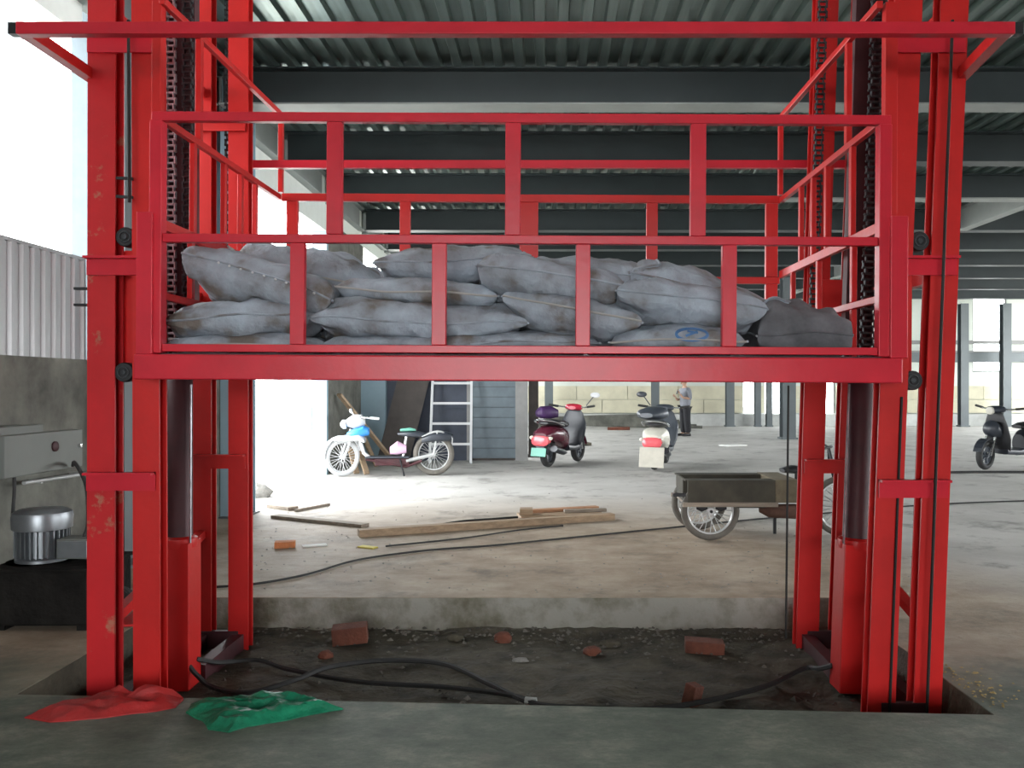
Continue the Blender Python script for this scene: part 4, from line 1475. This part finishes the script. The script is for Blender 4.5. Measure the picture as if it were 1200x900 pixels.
def scooter(loc, yaw, label, body, tailm, shield, seatm, mirror_m, plate_m, front_m, steer=0.0, lean=0.06, rimm='greyplastic', flap=None, bag=None, sides=(1, -1)):
    e = empty('motor_scooter', loc, yaw, label=label, cat='scooter')
    e.rotation_euler = (lean, 0, yaw)
    e.scale = (1.08, 1.32, 1.08)
    wheel(e, (-0.60, 0, 0.235), 0.235, 0.048, (0, 1, 0), M['rubber'], M[rimm], name='rear_wheel')
    fwd = Vector((math.cos(steer), math.sin(steer), 0))
    ax = Vector((-math.sin(steer), math.cos(steer), 0))
    wheel(e, (0.62, 0, 0.235), 0.235, 0.045, ax, M['rubber'], M[rimm], name='front_wheel')
    # tail and under-seat body
    MB().loft([(-0.90, 0, 0.52, 0.09, 0.06), (-0.84, 0, 0.54, 0.135, 0.10), (-0.66, 0, 0.56, 0.16, 0.13), (-0.40, 0, 0.53, 0.165, 0.16), (-0.16, 0, 0.46, 0.15, 0.18), (-0.05, 0, 0.42, 0.10, 0.14)], 18, 2.6).build('tail_body', M[body], e, smooth=True)
    MB().loft([(-0.78, 0, 0.74, 0.06, 0.02), (-0.70, 0, 0.745, 0.12, 0.045), (-0.45, 0, 0.735, 0.15, 0.06), (-0.15, 0, 0.70, 0.14, 0.055), (0.0, 0, 0.69, 0.08, 0.03)], 16, 2.6).build('seat', M[seatm], e, smooth=True)
    MB().loft([(-0.95, 0, 0.44, 0.08, 0.04), (-0.925, 0, 0.45, 0.125, 0.08), (-0.82, 0, 0.48, 0.13, 0.09)], 16, 3).build('tail_lamp', M[tailm], e, smooth=True)
    for s in (1, -1):
        MB().lathe([(0, 0), (0.03, 0.005), (0.03, 0.03), (0, 0.05)], 12, align((-0.86, s * 0.14, 0.50), (-1, 0, 0))).build('indicator', M['cream'], e, smooth=True)
    # grab rail
    MB().tube(path([(-0.45, 0.17, 0.70), (-0.72, 0.16, 0.76), (-0.86, 0.08, 0.79), (-0.88, 0, 0.795), (-0.86, -0.08, 0.79), (-0.72, -0.16, 0.76), (-0.45, -0.17, 0.70)], 4), 0.013, 8).build('grab_rail', M['chrome'], e, smooth=True)
    # rear mudguard and plate
    b = MB()
    for k in range(8):
        a0, a1 = R(70 + k * 14), R(70 + (k + 1) * 14)
        p, q = (-0.60 + 0.27 * math.cos(a0), 0, 0.235 + 0.27 * math.sin(a0)), (-0.60 + 0.27 * math.cos(a1), 0, 0.235 + 0.27 * math.sin(a1))
        b.bar(p, q, 0.13, 0.008)
    b.build('rear_mudguard', M['navy'], e)
    pm = MB().box((-0.012, -0.11, -0.07), (0, 0.11, 0.07), Matrix.Translation((-0.96, 0, 0.27)) @ Matrix.Rotation(R(14), 4, 'Y')).build('number_plate', M[plate_m], e, bevel=0.004)
    MB().bar((-0.86, 0, 0.45), (-0.95, 0, 0.24), 0.12, 0.01).build('plate_bracket', M['navy'], e)
    if flap:
        MB().box((-0.015, -0.17, -0.17), (0, 0.15, 0.15), Matrix.Translation((-0.985, 0, 0.24)) @ Matrix.Rotation(R(10), 4, 'Y')).build('mud_flap', M[flap], e, bevel=0.01)
    # engine, exhaust, footboard
    MB().loft([(-0.70, 0.13, 0.24, 0.03, 0.05), (-0.55, 0.13, 0.25, 0.05, 0.08), (-0.25, 0.12, 0.27, 0.05, 0.09), (-0.15, 0.11, 0.28, 0.04, 0.06)], 12, 3).build('drive_case', M['greyplastic'], e, smooth=True)
    MB().tube([(-0.15, -0.10, 0.22), (-0.35, -0.14, 0.22), (-0.42, -0.15, 0.25), (-0.80, -0.16, 0.33)], [0.02, 0.025, 0.05, 0.055], 12).build('exhaust', M['navy'], e, smooth=True)
    MB().loft([(-0.12, 0, 0.30, 0.14, 0.06), (0.10, 0, 0.285, 0.16, 0.045), (0.34, 0, 0.30, 0.15, 0.05)], 14, 4).build('footboard', M['navy'], e, smooth=True)
    # leg shield and front cowl
    MB().loft([(0.30, 0, 0.36, 0.16, 0.10), (0.36, 0, 0.50, 0.20, 0.14), (0.42, 0, 0.66, 0.20, 0.14), (0.44, 0, 0.84, 0.14, 0.10), (0.45, 0, 0.92, 0.09, 0.05)], 18, 2.6).build('leg_shield', M[shield], e, smooth=True)
    MB().loft([(0.40, 0, 0.62, 0.12, 0.12), (0.52, 0, 0.66, 0.13, 0.14), (0.60, 0, 0.66, 0.08, 0.09), (0.63, 0, 0.65, 0.03, 0.04)], 16, 2.4).build('front_cowl', M[front_m], e, smooth=True)
    # front mudguard and fork
    b = MB()
    for k in range(9):
        a0, a1 = R(15 + k * 14), R(15 + (k + 1) * 14)
        c = Vector((0.62, 0, 0.235))
        b.bar(c + fwd * (0.265 * math.cos(a0)) + Vector((0, 0, 0.265 * math.sin(a0))), c + fwd * (0.265 * math.cos(a1)) + Vector((0, 0, 0.265 * math.sin(a1))), 0.12, 0.01)
    b.build('front_mudguard', M[body], e)
    b = MB()
    for s in (1, -1):
        b.tube([Vector((0.62, 0, 0.235)) + ax * (s * 0.07), Vector((0.50, 0, 0.60)) + ax * (s * 0.06)], 0.018, 8)
    b.build('fork', M['chrome'], e, smooth=True)
    # handlebar
    hb = Vector((0.40, 0, 0.98))
    MB().tube([hb + ax * 0.34 - fwd * 0.09 + Vector((0, 0, 0.03)), hb + ax * 0.18, hb, hb - ax * 0.18, hb - ax * 0.34 - fwd * 0.09 + Vector((0, 0, 0.03))], 0.014, 8).build('handlebar', M['chrome'], e, smooth=True)
    for s in (1, -1):
        MB().tube([hb + ax * (s * 0.23) - fwd * 0.035 + Vector((0, 0, 0.01)), hb + ax * (s * 0.36) - fwd * 0.1 + Vector((0, 0, 0.033))], 0.02, 8).build('grip', M['rubber'], e, smooth=True)
    MB().loft([(0.33, 0, 0.97, 0.06, 0.03), (0.40, 0, 0.98, 0.14, 0.06), (0.50, 0, 0.97, 0.11, 0.06), (0.55, 0, 0.96, 0.06, 0.04)], 16, 2.4).build('handlebar_cowl', M[front_m], e, smooth=True)
    MB().lathe([(0, 0), (0.065, 0), (0.06, 0.03), (0.0, 0.045)], 18, align((0.54, 0, 0.955), (1, 0, 0))).build('headlamp', M['cream'], e, smooth=True)
    for s in sides:
        mirror(e, hb + Vector((0, s * 0.2, 0.03)), hb + Vector((0.02, s * 0.33, 0.22)), M[mirror_m], M['navy'])
    # prop stand
    MB().tube([(-0.10, 0.08, 0.26), (-0.18, 0.22, 0.03)], 0.012, 6).build('stand', M['black'], e, smooth=True)
    return e


# scooter with a purple bag, seen from behind
p = fl(645, 549)
scooter((p.x + 0.24, p.y + 0.85, 0.0), R(64), 'dark red scooter with white round mirror and chrome rack beside the grey shutter', 'wine', 'lamp_red', 'navy', 'seat', 'white', 'plate_green', 'scarlet', lean=0.02, sides=(-1,))
q = MB().loft([(-0.20, 0, 0, 0.08, 0.05), (-0.12, 0, 0.02, 0.16, 0.11), (0.06, 0, 0.02, 0.17, 0.12), (0.2, 0, 0.0, 0.08, 0.07)], 16, 2.6)
o = q.build('bag', M['purple'], smooth=True, label='purple bag lying on the seat of the dark red scooter', cat='bag')
o.location = (p.x - 0.06, p.y + 0.42, 0.962)
o.rotation_euler = (0, 0, R(10))
p = fl(766, 552)
scooter((p.x + 0.22, p.y + 0.85, 0.0), R(74), 'cream scooter with red tail and large beige mud flap standing behind the tricycle', 'cream', 'lamp_red', 'greyplastic', 'seat', 'navy', 'beigeplate', 'greyplastic', lean=0.02, flap='beigeplate', sides=(1,))
q = MB().loft([(-0.30, 0, 0.0, 0.10, 0.04), (-0.18, 0, 0.02, 0.20, 0.10), (0.05, 0, 0.03, 0.22, 0.12), (0.25, 0, 0.0, 0.15, 0.08)], 16, 2.4)
o = q.build('bag', M['greyplastic'], smooth=True, label='dark grey bundle lying across the seat of the cream scooter', cat='bag')
o.location = (p.x + 0.06, p.y + 0.48, 0.948)
o.scale = (1.1, 1.2, 1.0)
o.rotation_euler = (0, 0, R(60))
# black motorcycle at the frame edge
p = fl(1160, 551)
scooter((p.x + 0.60, p.y + 0.30, 0.0), R(198), 'black motorcycle parked near the yellowish block wall', 'navy', 'lamp_red', 'seat', 'seat', 'navy', 'beigeplate', 'navy', steer=0.25, lean=-0.04, sides=())

# electric moped, side on, heading left
p = fl(508, 558)
e = empty('electric_moped', (p.x - 0.75, p.y + 0.05, 0), R(186), label='white and blue electric moped parked in the bright doorway', cat='moped')
e.scale = (1.0, 1.0, 1.03)
wheel(e, (-0.74, 0, 0.335), 0.335, 0.045, (0, 1, 0), M['tyre'], M['galv'], spokes=28, name='rear_wheel')
st = 0.55
fwd = Vector((math.cos(st), math.sin(st), 0))
ax = Vector((-math.sin(st), math.cos(st), 0))
fc = Vector((0.72, 0, 0.30))
wheel(e, fc, 0.30, 0.035, ax, M['white'], M['white'], spokes=28, name='front_wheel')  # tyre and rim coloured white to stand for glare on the wheel
b = MB()
for k in range(10):
    a0, a1 = R(-5 + k * 17), R(-5 + (k + 1) * 17)
    b.bar(fc + fwd * (0.335 * math.cos(a0)) + Vector((0, 0, 0.335 * math.sin(a0))), fc + fwd * (0.335 * math.cos(a1)) + Vector((0, 0, 0.335 * math.sin(a1))), 0.12, 0.012)
b.build('front_mudguard', M['white'], e)
b = MB()
for s in (1, -1):
    b.tube([fc + ax * (s * 0.07), Vector((0.56, 0, 0.74)) + ax * (s * 0.06)], 0.02, 8)
b.build('fork', M['white'], e, smooth=True)
MB().loft([(0.36, 0, 0.56, 0.16, 0.04), (0.45, 0, 0.62, 0.18, 0.07), (0.62, 0, 0.60, 0.19, 0.06), (0.84, 0, 0.58, 0.14, 0.035)], 16, 2.6).build('front_cowl', M['white'], e, smooth=True)
MB().loft([(0.30, 0, 0.70, 0.11, 0.06), (0.38, 0, 0.71, 0.17, 0.09), (0.56, 0, 0.67, 0.18, 0.07), (0.64, 0, 0.65, 0.14, 0.04)], 16, 2.6).build('basket_band', M['blue'], e, smooth=True)
MB().loft([(0.36, 0, 0.86, 0.06, 0.05), (0.42, 0, 0.87, 0.13, 0.10), (0.55, 0, 0.86, 0.14, 0.11), (0.66, 0, 0.84, 0.06, 0.05)], 16, 2.2).build('head_cover', M['white'], e, smooth=True)
MB().lathe([(0, 0), (0.07, 0), (0.075, 0.05), (0.03, 0.09), (0, 0.09)], 18, align((0.66, 0.02, 0.82), (1, 0, -0.1))).build('headlamp', M['white'], e, smooth=True)
hb = Vector((0.50, 0, 0.93))
MB().tube([hb + ax * 0.36 - fwd * 0.2 + Vector((0, 0, -0.02)), hb + ax * 0.18, hb, hb - ax * 0.18, hb - ax * 0.36 - fwd * 0.2 + Vector((0, 0, -0.02))], 0.014, 8).build('handlebar', M['chrome'], e, smooth=True)
for s in (1, -1):
    MB().tube([hb + ax * (s * 0.27) - fwd * 0.11 + Vector((0, 0, -0.01)), hb + ax * (s * 0.38) - fwd * 0.215 + Vector((0, 0, -0.021))], 0.02, 8).build('grip', M['white'], e, smooth=True)
mirror(e, hb + Vector((0.04, 0.1, 0.02)), hb + Vector((0.06, 0.12, 0.10)), M['chrome'], M['chrome'])
MB().tube([(0.52, 0, 0.80), (0.38, 0, 0.36), (0.30, 0, 0.30)], 0.03, 10).build('head_tube', M['white'], e, smooth=True)
MB().box((-0.35, -0.13, 0.285), (0.34, 0.13, 0.315)).build('footboard', M['navy'], e, bevel=0.008)
b = MB()
for s in (1, -1):
    b.tube([(0.34, s * 0.09, 0.27), (-0.30, s * 0.09, 0.15), (-0.55, s * 0.1, 0.24)], 0.022, 8)
b.build('lower_frame', M['maroon'], e, smooth=True)
MB().box((-0.35, -0.10, 0.17), (0.20, 0.10, 0.28)).build('battery_box', M['maroon'], e, bevel=0.01)
MB().loft([(-0.68, 0, 0.62, 0.09, 0.03), (-0.50, 0, 0.65, 0.12, 0.05), (-0.30, 0, 0.66, 0.11, 0.045), (-0.16, 0, 0.66, 0.05, 0.02)], 14, 2.6).build('seat', M['navy'], e, smooth=True)
MB().loft([(-0.45, 0, 0.72, 0.05, 0.015), (-0.36, 0, 0.73, 0.09, 0.03), (-0.20, 0, 0.72, 0.07, 0.02)], 12, 2.6).build('seat_cover', M['plate_green'], e, smooth=True)
MB().tube([(-0.30, 0, 0.62), (-0.25, 0, 0.30)], 0.022, 8).build('seat_post', M['chrome'], e, smooth=True)
MB().loft([(-0.30, 0.03, 0.42, 0.05, 0.06), (-0.16, 0.03, 0.44, 0.09, 0.11), (-0.04, 0.03, 0.40, 0.05, 0.06)], 12, 2.4).build('rear_cowl', M['pinkbag'], e, smooth=True)
b = MB()
for s in (1, -1):
    b.tube(path([(-0.55, s * 0.10, 0.62), (-0.80, s * 0.11, 0.70), (-1.02, s * 0.1, 0.62), (-1.04, s * 0.09, 0.52)], 4), 0.011, 6)
    b.tube([(-0.74, s * 0.10, 0.335), (-0.80, s * 0.11, 0.69)], 0.014, 6)
b.build('rear_rack', M['galv'], e, smooth=True)
MB().loft([(-1.05, 0, 0.60, 0.10, 0.06), (-0.95, 0, 0.62, 0.15, 0.08), (-0.70, 0, 0.60, 0.15, 0.07), (-0.55, 0, 0.56, 0.10, 0.05)], 14, 3).build('rear_mudguard', M['navy'], e, smooth=True)
MB().tube([(-0.20, 0.10, 0.27), (-0.28, 0.24, 0.02)], 0.014, 6).build('stand', M['black'], e, smooth=True)
MB().tube([(-0.74, 0.06, 0.335), (-0.30, 0.08, 0.24)], 0.03, 8).build('swing_arm', M['galv'], e, smooth=True)

# planks around the moped
plank('leaning_plank', (-2.78, 15.75, 0), (-3.52, 14.5, 1.30), 0.10, 0.04, M['wood'], 'long pale plank leaning against the wall behind the moped')
plank('leaning_plank', (-3.05, 15.35, 0), (-3.52, 15.75, 0.85), 0.08, 0.04, M['wood'], 'shorter pale plank leaning beside the long one behind the moped')
plank('short_plank', fl(430, 557), fl(430, 557) + Vector((-0.20, 0.22, 0.46)), 0.09, 0.04, M['wood'], 'short tan board leaning against the moped footboard')
plank('short_plank', fl(418, 556), fl(418, 556) + Vector((-0.16, 0.22, 0.40)), 0.09, 0.04, M['wood'], 'tan board end leaning beside the moped fork')

# ladder
e = empty('ladder', (-1.78, 16.1, 0), label='pale metal ladder standing against the partition behind the moped', cat='ladder')
MB().bar((-0.42, 0, 0), (-0.40, 0.40, 1.95), 0.045, 0.03).build('stile', M['white'], e)
MB().bar((0.36, 0, 0), (0.34, 0.40, 1.95), 0.045, 0.03).build('stile', M['white'], e)
for k in range(5):
    z = 0.36 + 0.385 * k
    MB().bar((-0.40, 0.205 * z, z), (0.35, 0.205 * z, z), 0.03, 0.045).build('rung', M['white'], e)
# dark sheet leaning on the partition
b = MB().bar((0, 0, 0.01), (0.42, 0.36, 1.9), 0.6, 0.02, up=(0, 1, 0))
o = b.build('dark_board', M['darksheet'], label='large dark brown sheet leaning beside the ladder', cat='board')
o.location = (-2.9, 16.2, 0.055)

# cargo tricycle
D0 = 8.1
e = empty('cargo_tricycle', (1.547, 8.35, 0), label='cargo tricycle with a dark wooden box behind the mast', cat='tricycle')
for y in (-0.30, 0.30):
    wheel(e, (0, y, 0.278), 0.278, 0.032, (0, 1, 0), M['tyre'], M['galv'], spokes=24, name='rear_wheel')
wheel(e, (1.32, -0.10, 0.295), 0.295, 0.03, (0.15, 1, 0), M['tyre'], M['galv'], spokes=24, name='front_wheel')
MB().tube([(0, -0.37, 0.278), (0, 0.37, 0.278)], 0.014, 8).build('axle', M['black'], e, smooth=True)
x0, x1, za, zb = -0.24, 0.60, 0.36, 0.572
MB().prism([(x0 + 0.02, za), (x1, za), (x1, zb), (x0 + 0.02, zb)], -0.36, -0.335).build('side_board', M['cartwood'], e)
MB().prism([(x0 + 0.02, za), (x1, za), (x1, zb), (x0 + 0.02, zb)], 0.335, 0.36).build('side_board', M['cartwood'], e)
MB().box((x0, -0.20, za), (x0 + 0.02, 0.20, zb)).build('end_board', M['cartwood'], e)
MB().box((x1, -0.36, za), (x1 + 0.22, 0.36, zb + 0.005)).build('front_box', M['burlap'], e, bevel=0.008)
for s_ in (-1, 1):
    MB().box((x0, min(s_ * 0.19, s_ * 0.205), za - 0.02), (x1, max(s_ * 0.19, s_ * 0.205), zb - 0.012)).build('wheel_housing', M['cartwood'], e)
    MB().box((x0, min(s_ * 0.19, s_ * 0.336), zb - 0.012), (x1, max(s_ * 0.19, s_ * 0.336), zb)).build('housing_top', M['cartwood'], e)
for y0 in (-0.19, -0.063, 0.064):
    MB().box((x0, y0, za - 0.02), (x1, y0 + 0.125, za)).build('floor_board', M['woodgrey'], e)
MB().box((x0 - 0.03, -0.385, za - 0.035), (x1 + 0.02, -0.345, za + 0.005)).build('sill_rail', M['woodgrey'], e)
MB().box((x0 - 0.03, 0.345, za - 0.035), (x1 + 0.02, 0.385, za + 0.005)).build('sill_rail', M['woodgrey'], e)
MB().box((x0 - 0.12, -0.37, za + 0.06), (x0, -0.33, za + 0.09)).build('tail_hook', M['black'], e)
for x in (-0.09, 0.09):
    MB().loft([(x - 0.05, -0.362, za - 0.045, 0.018, 0.015), (x, -0.362, za - 0.055, 0.022, 0.028), (x + 0.05, -0.362, za - 0.045, 0.018, 0.015)], 8).build('spring', M['black'], e)
MB().tube([(-0.1, 0, 0.33), (0.55, 0, 0.325), (0.95, 0, 0.34), (1.20, 0, 0.72)], 0.018, 8).build('main_tube', M['black'], e, smooth=True)
MB().tube([(0.24, -0.355, 0.325), (0.62, -0.30, 0.315)], 0.012, 8).build('side_tube', M['black'], e, smooth=True)
MB().loft([(0.47, -0.28, 0.29, 0.03, 0.03), (0.55, -0.28, 0.275, 0.07, 0.06), (0.80, -0.28, 0.27, 0.08, 0.07), (0.93, -0.28, 0.28, 0.04, 0.04)], 14, 2.4).build('cloth_bundle', M['cloth_brown'], e, smooth=True)
MB().box((0.60, -0.30, 0.06), (0.625, -0.27, 0.26)).build('prop', M['black'], e)
MB().tube([(1.32 - 0.015, -0.17, 0.295), (1.22, -0.1, 0.72), (1.20, -0.05, 0.86)], 0.014, 8).build('fork', M['black'], e, smooth=True)
MB().tube([(1.32 + 0.015, -0.03, 0.295), (1.22, 0.0, 0.72), (1.20, -0.05, 0.86)], 0.014, 8).build('fork', M['black'], e, smooth=True)
MB().tube(path([(1.05, -0.32, 0.86), (1.18, -0.2, 0.88), (1.2, -0.05, 0.86), (1.18, 0.1, 0.88), (1.05, 0.22, 0.86)], 4), 0.012, 8).build('handlebar', M['black'], e, smooth=True)
MB().tube([(0.90, 0, 0.34), (0.90, 0, 0.62)], 0.016, 8).build('seat_post', M['black'], e, smooth=True)
MB().loft([(0.76, 0, 0.63, 0.10, 0.02), (0.86, 0, 0.64, 0.11, 0.04), (1.03, 0, 0.64, 0.04, 0.025)], 14).build('saddle', M['seat'], e, smooth=True)
MB().box((0.86, -0.34, 0.34), (1.04, -0.2, 0.59)).build('tool_box', M['burlap'], e, bevel=0.01)

# far floor oddments
rock('earth_heap', fl(675, 522), (0.42, 0.25, 0.07), M['pit'], 'low dark heap of earth on the far floor behind the scooters', 'heap', 21)
plank('board', fl(712, 504), fl(738, 504), 0.12, 0.1, M['brick'], 'reddish brown board lying near the far kerb', 0.001)
plank('panel', fl(848, 523), fl(870, 522), 0.35, 0.03, M['paper'], 'white sheet lying on the far slab near the standing person', 0.001, 'sheet')
o = MB()
for k in range(7):
    o.tube(path([(-3.0 + 0.1 * k, 0, 0.05 * k + 0.05), (-1 + 0.1 * k, 0.1, 0.12 + 0.05 * k), (1, 0.05, 0.08 + 0.06 * k), (3 - 0.2 * k, 0, 0.05 + 0.05 * k)], 5), 0.05, 6)
ob = o.build('pipe_bundle', M['cwall'], smooth=True, label='bundle of dark pipes lying before the far kerb', cat='pipes')
ob.location = (2.4, 29.5, 0)

# =================================================================== PERSON
p = fl(803, 511)
per = empty('person', (p.x, p.y, 0), R(25), label='person in grey shirt and dark trousers looking at a raised hand', cat='person')
S = 1.66 / 1.70


def skin(name, verts, edges, radii, m_, parent, sub=2, root=0):
    me = bpy.data.meshes.new(name)
    me.from_pydata([Vector(v) * S for v in verts], edges, [])
    o = bpy.data.objects.new(name, me)
    C.objects.link(o)
    o.parent = parent
    md = o.modifiers.new('skin', 'SKIN')
    md.use_smooth_shade = True
    for k, sv in enumerate(me.skin_vertices[0].data):
        r_ = radii[k]
        sv.radius = (r_ * S, r_ * S) if not isinstance(r_, tuple) else (r_[0] * S, r_[1] * S)
        sv.use_root = (k == root)
    sb = o.modifiers.new('sub', 'SUBSURF')
    sb.levels = sb.render_levels = sub
    me.materials.append(m_)
    return o


# the person faces -x (towards the far left), arms bent, one hand raised with a phone
V_ = [(0, 0, 0.92), (0.0, 0, 1.10), (0.01, 0, 1.28), (0.0, 0, 1.42), (-0.02, 0, 1.49), (-0.03, 0, 1.545), (-0.045, 0, 1.62), (-0.04, 0, 1.68),     # 0-7 spine, neck, head
      (0.0, -0.18, 1.38), (0.03, -0.22, 1.12), (-0.19, -0.15, 1.16), (-0.28, -0.12, 1.28),                                # 8-11 near arm, hand raised
      (0.0, 0.18, 1.38), (0.03, 0.22, 1.12), (-0.20, 0.13, 1.08), (-0.30, 0.06, 1.16),                                      # 12-15 far arm
      (0.0, -0.09, 0.86), (-0.01, -0.11, 0.48), (0.03, -0.12, 0.09), (-0.12, -0.13, 0.035),                                 # 16-19 leg
      (0.0, 0.09, 0.86), (-0.01, 0.10, 0.48), (0.02, 0.11, 0.09), (-0.13, 0.12, 0.035)]                                     # 20-23 leg
E_ = [(0, 1), (1, 2), (2, 3), (3, 4), (4, 5), (5, 6), (6, 7), (3, 8), (8, 9), (9, 10), (10, 11), (3, 12), (12, 13), (13, 14), (14, 15), (0, 16), (16, 17), (17, 18), (18, 19), (0, 20), (20, 21), (21, 22), (22, 23)]
RD = [(0.13, 0.10), (0.12, 0.09), (0.14, 0.10), (0.10, 0.08), 0.05, 0.065, 0.095, 0.07, 0.05, 0.04, 0.035, 0.03, 0.05, 0.04, 0.035, 0.03, 0.085, 0.06, 0.045, 0.035, 0.085, 0.06, 0.045, 0.035]
skin('body', V_, E_, RD, M['skin'], per)
VS = [(0, 0, 0.80), (0.0, 0, 1.08), (0.01, 0, 1.26), (0.0, 0, 1.415), (0.0, -0.18, 1.385), (0.03, -0.22, 1.13), (0.0, -0.21, 1.125), (0.0, 0.18, 1.385), (0.03, 0.22, 1.13), (0.0, 0.21, 1.12), (-0.01, 0, 1.455)]
skin('shirt', VS, [(0, 1), (1, 2), (2, 3), (3, 4), (4, 5), (5, 6), (3, 7), (7, 8), (8, 9), (3, 10)], [(0.17, 0.19), (0.17, 0.185), (0.18, 0.19), (0.14, 0.14), 0.085, 0.07, 0.06, 0.085, 0.07, 0.06, 0.065], M['shirt'], per)
VT = [(0, 0, 0.93), (0.0, -0.09, 0.84), (-0.01, -0.11, 0.48), (0.03, -0.12, 0.07), (0.0, 0.09, 0.84), (-0.01, 0.10, 0.48), (0.02, 0.11, 0.07)]
skin('trousers', VT, [(0, 1), (1, 2), (2, 3), (0, 4), (4, 5), (5, 6)], [(0.15, 0.15), 0.125, 0.11, 0.10, 0.125, 0.11, 0.10], M['trousers'], per)
for y in (-0.125, 0.115):
    MB().loft([(-0.20, y, 0.03, 0.03, 0.02), (-0.14, y, 0.04, 0.05, 0.035), (0.02, y, 0.055, 0.045, 0.05), (0.09, y, 0.045, 0.035, 0.04)], 12).build('shoe', M['seat'], per, smooth=True)
cp = MB().lathe([(0.112, 0.0), (0.115, 0.03), (0.095, 0.08), (0.05, 0.105), (0.0, 0.11)], 20, Matrix.Translation((-0.042, 0, 1.60))).build('cap', M['cap'], per, smooth=True)
MB().loft([(-0.24, 0, 1.585, 0.03, 0.006), (-0.20, 0, 1.592, 0.08, 0.008), (-0.12, 0, 1.602, 0.10, 0.01)], 12).build('peak', M['cap'], cp, smooth=True)
MB().loft([(-0.135, 0, 1.53, 0.008, 0.01), (-0.155, 0, 1.535, 0.018, 0.014), (-0.12, 0, 1.57, 0.012, 0.03)], 8).build('nose', M['skin'], per, smooth=True)
for y in (-0.095, 0.095):
    MB().loft([(-0.05, y, 1.56, 0.012, 0.02), (-0.03, y, 1.56, 0.016, 0.03), (-0.01, y, 1.56, 0.01, 0.018)], 8).build('ear', M['skin'], per, smooth=True)
for hx, hy, hz_ in ((-0.28, -0.12, 1.26), (-0.30, 0.06, 1.14)):
    b = MB()
    for k in range(4):
        y = hy - 0.03 + 0.02 * k
        b.tube([(hx, y, hz_ + 0.02), (hx - 0.05, y, hz_ + 0.055), (hx - 0.06, y + 0.005, hz_ + (0.09 if k in (1, 2) else 0.08))], [0.011, 0.010, 0.007], 6)
    b.tube([(hx + 0.01, hy + 0.03, hz_), (hx - 0.02, hy + 0.06, hz_ + 0.03), (hx - 0.05, hy + 0.06, hz_ + 0.045)], [0.012, 0.011, 0.008], 6)
    b.build('fingers', M['skin'], per, smooth=True)
o = MB().box((-0.005, -0.035, -0.07), (0.005, 0.035, 0.07)).build('phone', M['seat'], bevel=0.003, label='dark phone held up in the hand of the standing person', cat='phone')
o.location = Vector((p.x, p.y, 0)) + Matrix.Rotation(R(25), 3, 'Z') @ (Vector((-0.355, -0.11, 1.33)) * S)
o.rotation_euler = (0, R(20), R(25))
